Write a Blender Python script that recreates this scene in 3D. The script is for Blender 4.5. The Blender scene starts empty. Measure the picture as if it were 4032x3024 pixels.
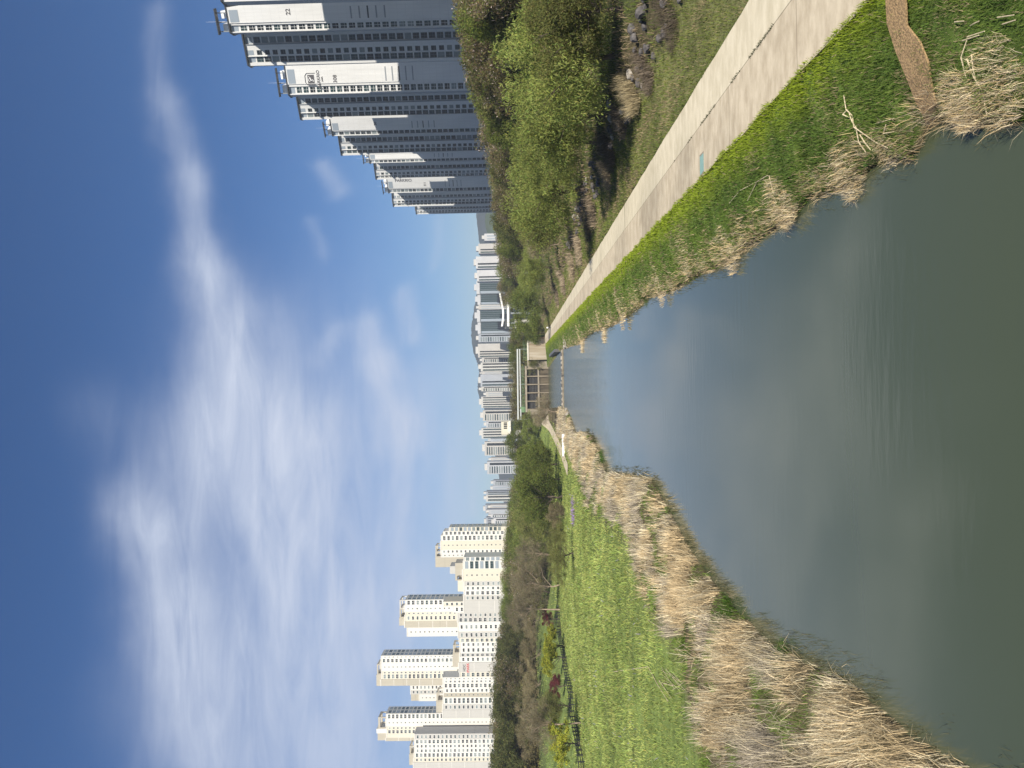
import bpy, math, random
import numpy as np
from mathutils import Vector, Matrix

random.seed(7)
RNG = np.random.default_rng(11)
scene = bpy.context.scene
COL = scene.collection

# ------------------------------------------------------------------ camera
CAMZ = 9.0
FPX = 3028.0
PITCH = math.atan(63.5 / FPX)
ROLL = 0.018
Fw = Vector((0, math.cos(PITCH), math.sin(PITCH)))
Rw = Vector((1, 0, 0))
Uw = Vector((0, -math.sin(PITCH), math.cos(PITCH)))
Rc = Rw * math.cos(ROLL) - Uw * math.sin(ROLL)
Uc = Uw * math.cos(ROLL) + Rw * math.sin(ROLL)
CAM = Vector((0, 0, CAMZ))
cam_d = bpy.data.cameras.new('camera')
cam = bpy.data.objects.new('camera', cam_d)
COL.objects.link(cam)
m3 = Matrix((-Uc, Rc, -Fw)).transposed()      # the picture was taken with the phone turned on its side
cam.matrix_world = Matrix.Translation(CAM) @ m3.to_4x4()
cam_d.sensor_fit = 'HORIZONTAL'
cam_d.sensor_width = 36
cam_d.lens = 36 * FPX / 4032
cam_d.clip_start = 0.1
cam_d.clip_end = 20000
scene.camera = cam


def ray(x, y):
    """direction through a point of the photograph (4032 x 3024)"""
    return (Fw * FPX + Rc * (1512 - y) - Uc * (x - 2016)).normalized()


def PZ(x, y, z):
    d = ray(x, y)
    return CAM + d * ((z - CAMZ) / d.z)


def PY(x, y, Y):
    d = ray(x, y)
    return CAM + d * (Y / d.y)


# ------------------------------------------------------------------ materials
def new_mat(name):
    m = bpy.data.materials.new(name)
    m.use_nodes = True
    nt = m.node_tree
    for n in list(nt.nodes):
        nt.nodes.remove(n)
    out = nt.nodes.new('ShaderNodeOutputMaterial')
    return m, nt, out


def N(nt, typ, **kw):
    n = nt.nodes.new(typ)
    for k, v in kw.items():
        if k.startswith('i_'):
            key = k[2:]
            key = int(key) if key.isdigit() else key.replace('_', ' ')
            n.inputs[key].default_value = v
        else:
            setattr(n, k, v)
    return n


def mat(name, col, rough=0.7, var=0.12, scale=1.2, bump=0.0, stretch=(1, 1, 1), metal=0.0, spec=0.4, fine=0.0):
    m, nt, out = new_mat(name)
    L = nt.links.new
    b = N(nt, 'ShaderNodeBsdfPrincipled')
    b.inputs['Roughness'].default_value = rough
    b.inputs['Metallic'].default_value = metal
    b.inputs['Specular IOR Level'].default_value = spec
    tc = N(nt, 'ShaderNodeTexCoord')
    mp = N(nt, 'ShaderNodeMapping')
    mp.inputs['Scale'].default_value = stretch
    no = N(nt, 'ShaderNodeTexNoise')
    no.inputs['Scale'].default_value = scale
    no.inputs['Detail'].default_value = 6
    L(tc.outputs['Object'], mp.inputs['Vector'])
    L(mp.outputs['Vector'], no.inputs['Vector'])
    cr = N(nt, 'ShaderNodeValToRGB')
    lo = [max(0, c * (1 - var)) for c in col[:3]]
    hi = [min(1, c * (1 + var)) for c in col[:3]]
    cr.color_ramp.elements[0].position = 0.3
    cr.color_ramp.elements[0].color = (*lo, 1)
    cr.color_ramp.elements[1].position = 0.7
    cr.color_ramp.elements[1].color = (*hi, 1)
    L(no.outputs['Fac'], cr.inputs['Fac'])
    L(cr.outputs['Color'], b.inputs['Base Color'])
    if bump:
        bp = N(nt, 'ShaderNodeBump')
        bp.inputs['Strength'].default_value = bump
        bp.inputs['Distance'].default_value = 0.05
        L(no.outputs['Fac'], bp.inputs['Height'])
        L(bp.outputs['Normal'], b.inputs['Normal'])
    L(b.outputs['BSDF'], out.inputs['Surface'])
    return m


def leaf_mat(name, trans=0.35, gain=1.0, vary=0.0):
    m, nt, out = new_mat(name)
    L = nt.links.new
    at = N(nt, 'ShaderNodeAttribute', attribute_name='Col')
    oi = N(nt, 'ShaderNodeObjectInfo')
    mr = N(nt, 'ShaderNodeMapRange')
    mr.inputs['To Min'].default_value = (1 - vary) * gain
    mr.inputs['To Max'].default_value = (1 + vary) * gain
    L(oi.outputs['Random'], mr.inputs['Value'])
    mul = N(nt, 'ShaderNodeVectorMath', operation='SCALE')
    L(at.outputs['Color'], mul.inputs[0])
    L(mr.outputs['Result'], mul.inputs['Scale'])
    d = N(nt, 'ShaderNodeBsdfDiffuse')
    t = N(nt, 'ShaderNodeBsdfTranslucent')
    L(mul.outputs['Vector'], d.inputs['Color'])
    L(mul.outputs['Vector'], t.inputs['Color'])
    mx = N(nt, 'ShaderNodeMixShader')
    mx.inputs[0].default_value = trans
    L(d.outputs[0], mx.inputs[1])
    L(t.outputs[0], mx.inputs[2])
    L(mx.outputs[0], out.inputs['Surface'])
    return m


def panel_mat(name, col, px=1.15, pz=2.85, line=0.86, var=0.05):
    """painted precast wall: thin joints between panels (object space x and z)"""
    m, nt, out = new_mat(name)
    L = nt.links.new
    tc = N(nt, 'ShaderNodeTexCoord')
    sep = N(nt, 'ShaderNodeSeparateXYZ')
    L(tc.outputs['Object'], sep.inputs[0])
    fac = None
    for ax, p, w in (('X', px, 0.05), ('Z', pz, 0.03)):
        dv = N(nt, 'ShaderNodeMath', operation='DIVIDE')
        dv.inputs[1].default_value = p
        L(sep.outputs[ax], dv.inputs[0])
        fr = N(nt, 'ShaderNodeMath', operation='FRACT')
        L(dv.outputs[0], fr.inputs[0])
        lt = N(nt, 'ShaderNodeMath', operation='LESS_THAN')
        lt.inputs[1].default_value = w
        L(fr.outputs[0], lt.inputs[0])
        if fac is None:
            fac = lt
        else:
            mxm = N(nt, 'ShaderNodeMath', operation='MAXIMUM')
            L(fac.outputs[0], mxm.inputs[0])
            L(lt.outputs[0], mxm.inputs[1])
            fac = mxm
    no = N(nt, 'ShaderNodeTexNoise')
    no.inputs['Scale'].default_value = 0.25
    no.inputs['Detail'].default_value = 8
    mp = N(nt, 'ShaderNodeMapping')
    mp.inputs['Scale'].default_value = (2.5, 2.5, 0.35)
    L(tc.outputs['Object'], mp.inputs['Vector'])
    L(mp.outputs['Vector'], no.inputs['Vector'])
    cr = N(nt, 'ShaderNodeValToRGB')
    cr.color_ramp.elements[0].position = 0.25
    cr.color_ramp.elements[0].color = (*[c * (1 - var * 1.6) for c in col], 1)
    cr.color_ramp.elements[1].position = 0.7
    cr.color_ramp.elements[1].color = (*[min(1, c * (1 + var)) for c in col], 1)
    L(no.outputs['Fac'], cr.inputs['Fac'])
    mix = N(nt, 'ShaderNodeMix', data_type='RGBA')
    L(fac.outputs[0], mix.inputs['Factor'])
    L(cr.outputs['Color'], mix.inputs['A'])
    mix.inputs['B'].default_value = (*[c * line for c in col], 1)
    b = N(nt, 'ShaderNodeBsdfPrincipled')
    b.inputs['Roughness'].default_value = 0.6
    b.inputs['Specular IOR Level'].default_value = 0.3
    L(mix.outputs['Result'], b.inputs['Base Color'])
    L(b.outputs['BSDF'], out.inputs['Surface'])
    return m


def glass_mat(name, col, rough=0.12):
    m, nt, out = new_mat(name)
    b = N(nt, 'ShaderNodeBsdfPrincipled')
    b.inputs['Base Color'].default_value = (*col, 1)
    b.inputs['Roughness'].default_value = rough
    b.inputs['Specular IOR Level'].default_value = 0.18
    nt.links.new(b.outputs['BSDF'], out.inputs['Surface'])
    return m


M = {}
M['panel_white'] = panel_mat('white wall panels', (0.58, 0.58, 0.57))
M['panel_grey'] = panel_mat('grey wall panels', (0.27, 0.29, 0.32))
M['white_wall'] = panel_mat('white painted render', (0.58, 0.565, 0.525), 40, 2.8, 0.95, 0.03)
M['cream_wall'] = panel_mat('cream painted render', (0.53, 0.495, 0.41), 40, 2.8, 0.93, 0.03)
M['taupe_wall'] = panel_mat('taupe painted render', (0.37, 0.34, 0.275), 1.0, 30, 0.92, 0.04)
M['stone_grey'] = panel_mat('pale grey painted render', (0.42, 0.41, 0.385), 1.0, 22, 0.93, 0.04)
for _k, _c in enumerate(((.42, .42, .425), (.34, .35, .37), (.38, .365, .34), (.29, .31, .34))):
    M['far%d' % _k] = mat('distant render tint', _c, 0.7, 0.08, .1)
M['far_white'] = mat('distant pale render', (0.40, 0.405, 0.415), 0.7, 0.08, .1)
M['trim_white'] = mat('white trim', (0.78, 0.78, 0.77), 0.5, 0.03)
M['trim_grey'] = mat('grey trim', (0.22, 0.24, 0.26), 0.5, 0.05)
M['dark_metal'] = mat('dark metal', (0.03, 0.033, 0.036), 0.5, 0.1)
M['ink'] = mat('dark grey lettering', (0.07, 0.065, 0.07), 0.6, 0.02)
M['ink_red'] = mat('red lettering', (0.45, 0.03, 0.03), 0.6, 0.02)
M['glass_dark'] = glass_mat('dark window glass', (0.008, 0.012, 0.013), .25)
M['glass_teal'] = glass_mat('teal window glass', (0.02, 0.04, 0.04), .2)
M['glass_curtain'] = glass_mat('curtained window glass', (0.16, 0.19, 0.19), 0.25)
M['glass_pale'] = glass_mat('pale balcony glass', (0.25, 0.29, 0.33), 0.2)
M['concrete'] = mat('weathered concrete', (0.235, 0.205, 0.16), 0.9, 0.22, 0.6, 0.2)
M['concrete_light'] = mat('pale concrete', (0.55, 0.52, 0.45), 0.9, 0.15, 0.8, 0.2)
M['pier'] = mat('damp brown concrete', (0.20, 0.17, 0.125), 0.9, 0.3, 0.8, 0.2, (1, 1, .3))
M['sill'] = mat('stained sluice panel', (0.07, 0.056, 0.036), 0.8, 0.45, 0.7, 0.1, (1, 1, .25))
M['steel_dark'] = mat('dark sluice steel', (0.018, 0.017, 0.017), 0.6, 0.3, 2)
M['steel_grey'] = mat('grey sluice ribs', (0.09, 0.09, 0.09), 0.5, 0.2, 2)
M['green_paint'] = mat('green painted rail', (0.11, 0.20, 0.095), 0.5, 0.1)
M['pipe_white'] = mat('white painted pipe', (0.40, 0.42, 0.41), 0.4, 0.05)
M['rock'] = mat('grey boulder', (0.085, 0.078, 0.076), 0.9, 0.45, 3, 0.6)  # darkened, tree shade put into the base colour
M['rock_pale'] = mat('pale boulder', (0.27, 0.245, 0.21), 0.9, 0.3, 3, 0.6)
M['bark'] = mat('bark', (0.085, 0.065, 0.05), 0.9, 0.35, 6, 0.4, (1, 1, 0.3))
M['bark_pale'] = mat('pale bark', (0.30, 0.23, 0.17), 0.9, 0.3, 6, 0.3, (1, 1, 0.3))
M['straw_stick'] = mat('dry stalk', (0.50, 0.42, 0.28), 0.8, 0.25, 8)
M['coir'] = mat('brown coir matting', (0.27, 0.18, 0.09), 0.95, 0.5, 22, 0.6)
M['teal_paint'] = mat('teal painted cover', (0.19, 0.31, 0.285), 0.7, 0.12, 6)
M['leaf'] = leaf_mat('leaves', 0.38, 1.8, .26)
M['twig'] = leaf_mat('twigs', 0.15, 1.35, .2)
M['grass'] = leaf_mat('grass blades', 0.35)
M['reed'] = leaf_mat('dry reed stems', 0.2)
M['white_cloth'] = mat('white shirt', (0.75, 0.74, 0.72), 0.8, 0.03)
M['dark_cloth'] = mat('dark trousers', (0.03, 0.03, 0.035), 0.8, 0.1)
M['skin'] = mat('skin', (0.45, 0.28, 0.2), 0.6, 0.05)
M['tile_roof'] = mat('maroon roof', (0.14, 0.05, 0.05), 0.7, 0.1)


# ------------------------------------------------------------------ mesh builder
class MB:
    def __init__(s):
        s.v, s.f, s.m = [], [], []

    def add(s, vs, fs, m=0):
        o = len(s.v)
        s.v += [tuple(v) for v in vs]
        s.f += [tuple(i + o for i in f) for f in fs]
        s.m += [m] * len(fs)
        return s

    def box(s, x0, x1, y0, y1, z0, z1, m=0):
        vs = [(x, y, z) for z in (z0, z1) for y in (y0, y1) for x in (x0, x1)]
        return s.add(vs, [(0, 2, 3, 1), (4, 5, 7, 6), (0, 1, 5, 4), (2, 6, 7, 3), (0, 4, 6, 2), (1, 3, 7, 5)], m)

    def prism(s, poly, z0, z1, m=0):
        n = len(poly)
        vs = [(x, y, z0) for x, y in poly] + [(x, y, z1) for x, y in poly]
        fs = [tuple(range(n - 1, -1, -1)), tuple(range(n, 2 * n))]
        fs += [(i, (i + 1) % n, n + (i + 1) % n, n + i) for i in range(n)]
        return s.add(vs, fs, m)

    def tube(s, p0, p1, r0, r1=None, n=6, m=0):
        r1 = r0 if r1 is None else r1
        p0, p1 = Vector(p0), Vector(p1)
        d = p1 - p0
        if d.length < 1e-6:
            return s
        d.normalize()
        a = d.orthogonal().normalized()
        b = d.cross(a)
        vs = []
        for p, r in ((p0, r0), (p1, r1)):
            for i in range(n):
                t = 2 * math.pi * i / n
                vs.append(p + a * (math.cos(t) * r) + b * (math.sin(t) * r))
        fs = [(i, (i + 1) % n, n + (i + 1) % n, n + i) for i in range(n)]
        fs += [tuple(range(n - 1, -1, -1)), tuple(range(n, 2 * n))]
        return s.add(vs, fs, m)

    def mesh(s, name, mats):
        me = bpy.data.meshes.new(name)
        me.from_pydata(s.v, [], s.f)
        for mm in mats:
            me.materials.append(mm)
        me.polygons.foreach_set('material_index', s.m)
        me.update()
        return me

    def build(s, name, mats, parent=None, loc=(0, 0, 0), rz=0.0):
        if not isinstance(mats, (list, tuple)):
            mats = [mats]
        return link(name, s.mesh(name, mats), parent, loc, rz)


def link(name, me, parent=None, loc=(0, 0, 0), rz=0.0):
    o = bpy.data.objects.new(name, me)
    COL.objects.link(o)
    o.location = loc
    o.rotation_euler = (0, 0, rz)
    if parent is not None:
        o.parent = parent
    return o


def tag(o, label, cat, group=None, kind=None):
    if label:
        o['label'] = label
    if cat:
        o['category'] = cat
    if group:
        o['group'] = group
    if kind:
        o['kind'] = kind
    return o


def thing(name, label, cat, loc, rz=0.0, group=None):
    return tag(link(name, None, None, loc, rz), label, cat, group)


def copy_thing(o, loc, rz, scale=None, label=None):
    c = o.copy()
    COL.objects.link(c)
    c.location = loc
    c.rotation_euler = (0, 0, rz)
    if scale:
        c.scale = scale
    if label:
        c['label'] = label
    for ch in o.children:
        k = ch.copy()
        COL.objects.link(k)
        k.parent = c
        for g in ch.children:
            q = g.copy()
            COL.objects.link(q)
            q.parent = k
    return c


def soup(name, V, C, k, material, split=False):
    """n faces of k corners each from numpy arrays, colour per corner in attribute Col"""
    n = V.shape[0] // k
    me = bpy.data.meshes.new(name)
    me.vertices.add(n * k)
    me.vertices.foreach_set('co', np.ascontiguousarray(V, dtype=np.float32).ravel())
    if split:       # five corners: a quad for the lower half, a triangle for the tip
        idx = (np.arange(n, dtype=np.int32)[:, None] * 5 + np.array([0, 1, 2, 4, 4, 2, 3], dtype=np.int32)).ravel()
        st = (np.arange(n, dtype=np.int32)[:, None] * 7 + np.array([0, 4], dtype=np.int32)).ravel()
    else:
        idx, st = np.arange(n * k, dtype=np.int32), np.arange(0, n * k, k, dtype=np.int32)
    me.loops.add(len(idx))
    me.loops.foreach_set('vertex_index', idx)
    me.polygons.add(len(st))
    me.polygons.foreach_set('loop_start', st)
    me.update(calc_edges=True)
    a = me.attributes.new('Col', 'FLOAT_COLOR', 'POINT')
    rgba = np.ones((n * k, 4), dtype=np.float32)
    rgba[:, :3] = np.clip(C, 0, 1)
    a.data.foreach_set('color', rgba.ravel())
    me.materials.append(material)
    return me


# ------------------------------------------------------------------ lie of the land
PATH_DX = 0.0267            # the path leaves the camera axis by this much per metre
PATH_L, PATH_S, PATH_R, PATH_Z = 8.0, 10.3, 12.25, 1.2
R_PTS = [(4032, 499), (3714, 477), (3660, 510), (3611, 635), (3486, 633), (3361, 740), (3193, 785), (3144, 852), (2959, 971),
         (2868, 1043), (2778, 1076), (2642, 1152), (2552, 1170), (2507, 1220), (2416, 1279), (2326, 1310),
         (2281, 1355), (2231, 1369)]
L_PTS = [(3827, 3023), (3596, 2888), (3388, 2708), (3243, 2625), (3069, 2560), (2902, 2398), (2784, 2253),
         (2716, 2158), (2658, 2045), (2566, 1886), (2386, 1862), (2360, 1784), (2330, 1712), (2290, 1700), (2267, 1708),
         (2249, 1645), (2231, 1608)]
B_PTS = [(2820, 3200), (2777, 2988), (2752, 2864), (2709, 2710), (2696, 2574), (2647, 2512), (2573, 2395), (2517, 2247), (2486, 2136),
         (2412, 2062), (2332, 2012), (2290, 1930), (2262, 1830)]


def curve(pts, z, extra):
    q = sorted([(p.y, p.x) for p in (PZ(x, y, z) for x, y in pts)] + extra)
    return np.array([a for a, b in q]), np.array([b for a, b in q])


RY, RX = curve(R_PTS, 0.0, [(-60, 3.5), (8, 4.2), (215, 8.8), (300, 7.2), (342, 6.8), (3000, 6.8)])
LY, LX = curve(L_PTS, 0.0, [(-60, -7), (8, -7.2), (215, -6.6), (300, -9.5), (342, -11.5), (3000, -11.5)])
BY, BX = curve(B_PTS, 0.9, [(-60, -15), (8, -19), (3000, -15)])


def xr(Y): return float(np.interp(Y, RY, RX))
def xl(Y): return float(np.interp(Y, LY, LX))
def xb(Y): return min(float(np.interp(Y, BY, BX)), xl(Y) - 1.5)


def height(X, Y):
    l, r = xl(Y), xr(Y)
    back = np.interp(Y, [340, 343.5], [0, 1])
    if X < l:
        s = l - X
        z = np.interp(s, [0, .25, 1.2, 5, 14], [-.15, .3, .55, .95, 1.3])
        z += np.interp(-X, [57, 63, 86, 95, 110, 600], [0, .5, 6.3, 6.8, 5.8, 5.0])
        k = np.interp(Y, [285, 338], [0, 1]) * np.interp(-X, [13, 17], [0, 1])
        z = max(z, 6.6 * k)
    elif X <= r:
        z = -.7
    else:
        rel = X - PATH_DX * Y
        if rel < PATH_L:
            e = PATH_DX * Y + PATH_L
            f = (X - r) / max(e - r, .1)
            z = np.interp(f, [0, .05, .3, 1], [-.15, .22, .6, PATH_Z])
        else:
            z = np.interp(rel, [PATH_L, PATH_R, 16.3, 18.6, 24, 35, 40, 400], [PATH_Z, PATH_Z, 1.5, 2.6, 3.3, 6.8, 7.0, 6.0])
    z = z * (1 - back) + max(7.2, z) * back if Y > 340 else z
    return float(z)


def PT(x, y, ymax=900):
    """first point of the land seen at a point of the photograph"""
    d = ray(x, y)
    Y, st = 8.0, 1.006
    while Y < ymax:
        p = CAM + d * (Y / d.y)
        if p.z <= height(p.x, p.y):
            return Vector((p.x, p.y, height(p.x, p.y)))
        Y *= st
    p = CAM + d * (ymax / d.y)
    return Vector((p.x, p.y, height(p.x, p.y)))


def build_ground():
    Ys = [-60, -20, 0, 6] + list(np.geomspace(10, 330, 130)) + [335, 339.9, 340.2, 341, 342, 343.6, 350, 380, 450, 600, 900, 1400, 2600]
    rows, cols = [], []
    straw, meadow = (0.085, 0.072, 0.04), (0.12, 0.16, 0.045)
    bankg, verge = (0.075, 0.115, 0.025), (0.12, 0.125, 0.05)
    bed, slope, city = (0.03, 0.035, 0.02), (0.06, 0.075, 0.028), (0.07, 0.075, 0.05)
    for Y in Ys:
        l, r, b = xl(Y), xr(Y), xb(Y)
        e = PATH_DX * Y
        X = [-2400, -900, -300, -150]
        C = [city] * 4
        for q in (-110, -95, -86, -80, -75, -69, -63, -57):
            X.append(q); C.append(slope if q < -80 else meadow)
        b2 = min(max(b, -50), l - 1.4)
        for t in (.12, .25, .4, .55, .7, .8, .9, .97):
            X.append(-57 + (b2 + 57) * t); C.append(meadow)
        for t in (0.03, .2, .4, .6, .8, .9, .95, .985, 1):
            X.append(b2 + (l - b2) * t); C.append(straw)
        X += [l + .3, (l + r) / 2, r - .3]; C += [bed] * 3
        for t in (0, .03, .06, .15, .3, .5, .7, .85, 1):
            X.append(r + (e + PATH_L - r) * t); C.append(straw if t < .05 else bankg)
        for q, c in ((9, bankg), (PATH_R - .1, bankg), (PATH_R + .3, verge), (13.5, verge), (15, verge), (16.3, verge), (17.3, straw), (18.6, straw), (21, slope), (24, slope),
                     (29, slope), (35, slope), (40, slope), (60, city), (150, city), (400, city), (1200, city), (2400, city)):
            X.append(e * (1 if q < 500 else 0) + q); C.append(c)
        rows.append([(x, Y, height(x, Y) + (-.12 if PATH_L - .02 < x - e < PATH_R + .02 else (RNG.normal() * .02 if 8 < Y < 330 and x < e + 7 and abs(x) < 60 else 0))) for x in X])
        cols.append(C)
    nx = len(rows[0])
    V = [v for r_ in rows for v in r_]
    F = [(j * nx + i, j * nx + i + 1, (j + 1) * nx + i + 1, (j + 1) * nx + i) for j in range(len(rows) - 1) for i in range(nx - 1)]
    me = bpy.data.meshes.new('ground')
    me.from_pydata(V, [], F)
    a = me.attributes.new('Col', 'FLOAT_COLOR', 'POINT')
    a.data.foreach_set('color', np.array([(*c, 1) for C in cols for c in C], dtype=np.float32).ravel())
    m, nt, out = new_mat('soil and turf')
    L = nt.links.new
    at = N(nt, 'ShaderNodeAttribute', attribute_name='Col')
    tc = N(nt, 'ShaderNodeTexCoord')
    n1 = N(nt, 'ShaderNodeTexNoise'); n1.inputs['Scale'].default_value = 1.1; n1.inputs['Detail'].default_value = 9
    n2 = N(nt, 'ShaderNodeTexNoise'); n2.inputs['Scale'].default_value = 0.13; n2.inputs['Detail'].default_value = 4
    L(tc.outputs['Object'], n1.inputs['Vector']); L(tc.outputs['Object'], n2.inputs['Vector'])
    ad = N(nt, 'ShaderNodeMath', operation='ADD'); L(n1.outputs['Fac'], ad.inputs[0]); L(n2.outputs['Fac'], ad.inputs[1])
    mr = N(nt, 'ShaderNodeMapRange')
    mr.inputs['From Min'].default_value = .7; mr.inputs['From Max'].default_value = 1.3
    mr.inputs['To Min'].default_value = .45; mr.inputs['To Max'].default_value = 1.5
    L(ad.outputs[0], mr.inputs['Value'])
    sc = N(nt, 'ShaderNodeVectorMath', operation='SCALE'); L(at.outputs['Color'], sc.inputs[0]); L(mr.outputs['Result'], sc.inputs['Scale'])
    b_ = N(nt, 'ShaderNodeBsdfPrincipled'); b_.inputs['Roughness'].default_value = 1; b_.inputs['Specular IOR Level'].default_value = .1
    L(sc.outputs['Vector'], b_.inputs['Base Color'])
    bp = N(nt, 'ShaderNodeBump'); bp.inputs['Strength'].default_value = .8; bp.inputs['Distance'].default_value = .12
    L(n1.outputs['Fac'], bp.inputs['Height']); L(bp.outputs['Normal'], b_.inputs['Normal'])
    L(b_.outputs[0], out.inputs['Surface'])
    me.materials.append(m)
    tag(link('ground', me), None, None, None, 'structure')


build_ground()


def build_water():
    m, nt, out = new_mat('stream water')
    L = nt.links.new
    tc = N(nt, 'ShaderNodeTexCoord')
    mp = N(nt, 'ShaderNodeMapping'); mp.inputs['Scale'].default_value = (.35, 1.6, 1)
    L(tc.outputs['Object'], mp.inputs['Vector'])
    n1 = N(nt, 'ShaderNodeTexNoise'); n1.inputs['Scale'].default_value = 1.6; n1.inputs['Detail'].default_value = 3
    L(mp.outputs['Vector'], n1.inputs['Vector'])
    n2 = N(nt, 'ShaderNodeTexNoise'); n2.inputs['Scale'].default_value = .09; n2.inputs['Detail'].default_value = 3
    L(tc.outputs['Object'], n2.inputs['Vector'])
    pw = N(nt, 'ShaderNodeMapRange'); pw.inputs['From Min'].default_value = .42; pw.inputs['From Max'].default_value = .68
    pw.inputs['To Min'].default_value = .03; pw.inputs['To Max'].default_value = 1
    L(n2.outputs['Fac'], pw.inputs['Value'])
    spw = N(nt, 'ShaderNodeSeparateXYZ'); L(tc.outputs['Object'], spw.inputs[0])
    far = N(nt, 'ShaderNodeMapRange'); far.inputs['From Min'].default_value = 70; far.inputs['From Max'].default_value = 170
    far.inputs['To Min'].default_value = 0; far.inputs['To Max'].default_value = 7
    L(spw.outputs['Y'], far.inputs['Value'])
    mxw = N(nt, 'ShaderNodeMath', operation='MAXIMUM'); L(pw.outputs['Result'], mxw.inputs[0]); L(far.outputs['Result'], mxw.inputs[1])
    mu = N(nt, 'ShaderNodeMath', operation='MULTIPLY'); L(n1.outputs['Fac'], mu.inputs[0]); L(mxw.outputs[0], mu.inputs[1])
    bp = N(nt, 'ShaderNodeBump'); bp.inputs['Strength'].default_value = .10; bp.inputs['Distance'].default_value = .10
    L(mu.outputs[0], bp.inputs['Height'])
    b = N(nt, 'ShaderNodeBsdfPrincipled')
    b.inputs['Base Color'].default_value = (.053, .066, .038, 1)
    b.inputs['Roughness'].default_value = .05
    b.inputs['IOR'].default_value = 1.45
    rgh = N(nt, 'ShaderNodeMapRange'); rgh.inputs['From Min'].default_value = 90; rgh.inputs['From Max'].default_value = 190
    rgh.inputs['To Min'].default_value = .05; rgh.inputs['To Max'].default_value = .26
    L(spw.outputs['Y'], rgh.inputs['Value']); L(rgh.outputs['Result'], b.inputs['Roughness'])
    b.inputs['Specular IOR Level'].default_value = .5
    L(bp.outputs['Normal'], b.inputs['Normal'])
    L(b.outputs[0], out.inputs['Surface'])
    Ys = [-60, 0] + list(np.geomspace(6, 339, 60))
    V, F = [], []
    for Y in Ys:
        V += [(xl(Y) - .8, Y, 0), (xr(Y) + .8, Y, 0)]
    for i in range(len(Ys) - 1):
        F.append((2 * i, 2 * i + 1, 2 * i + 3, 2 * i + 2))
    me = bpy.data.meshes.new('stream_water')
    me.from_pydata(V, [], F)
    me.materials.append(m)
    tag(link('stream_water', me), None, None, None, 'structure')


build_water()


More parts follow.
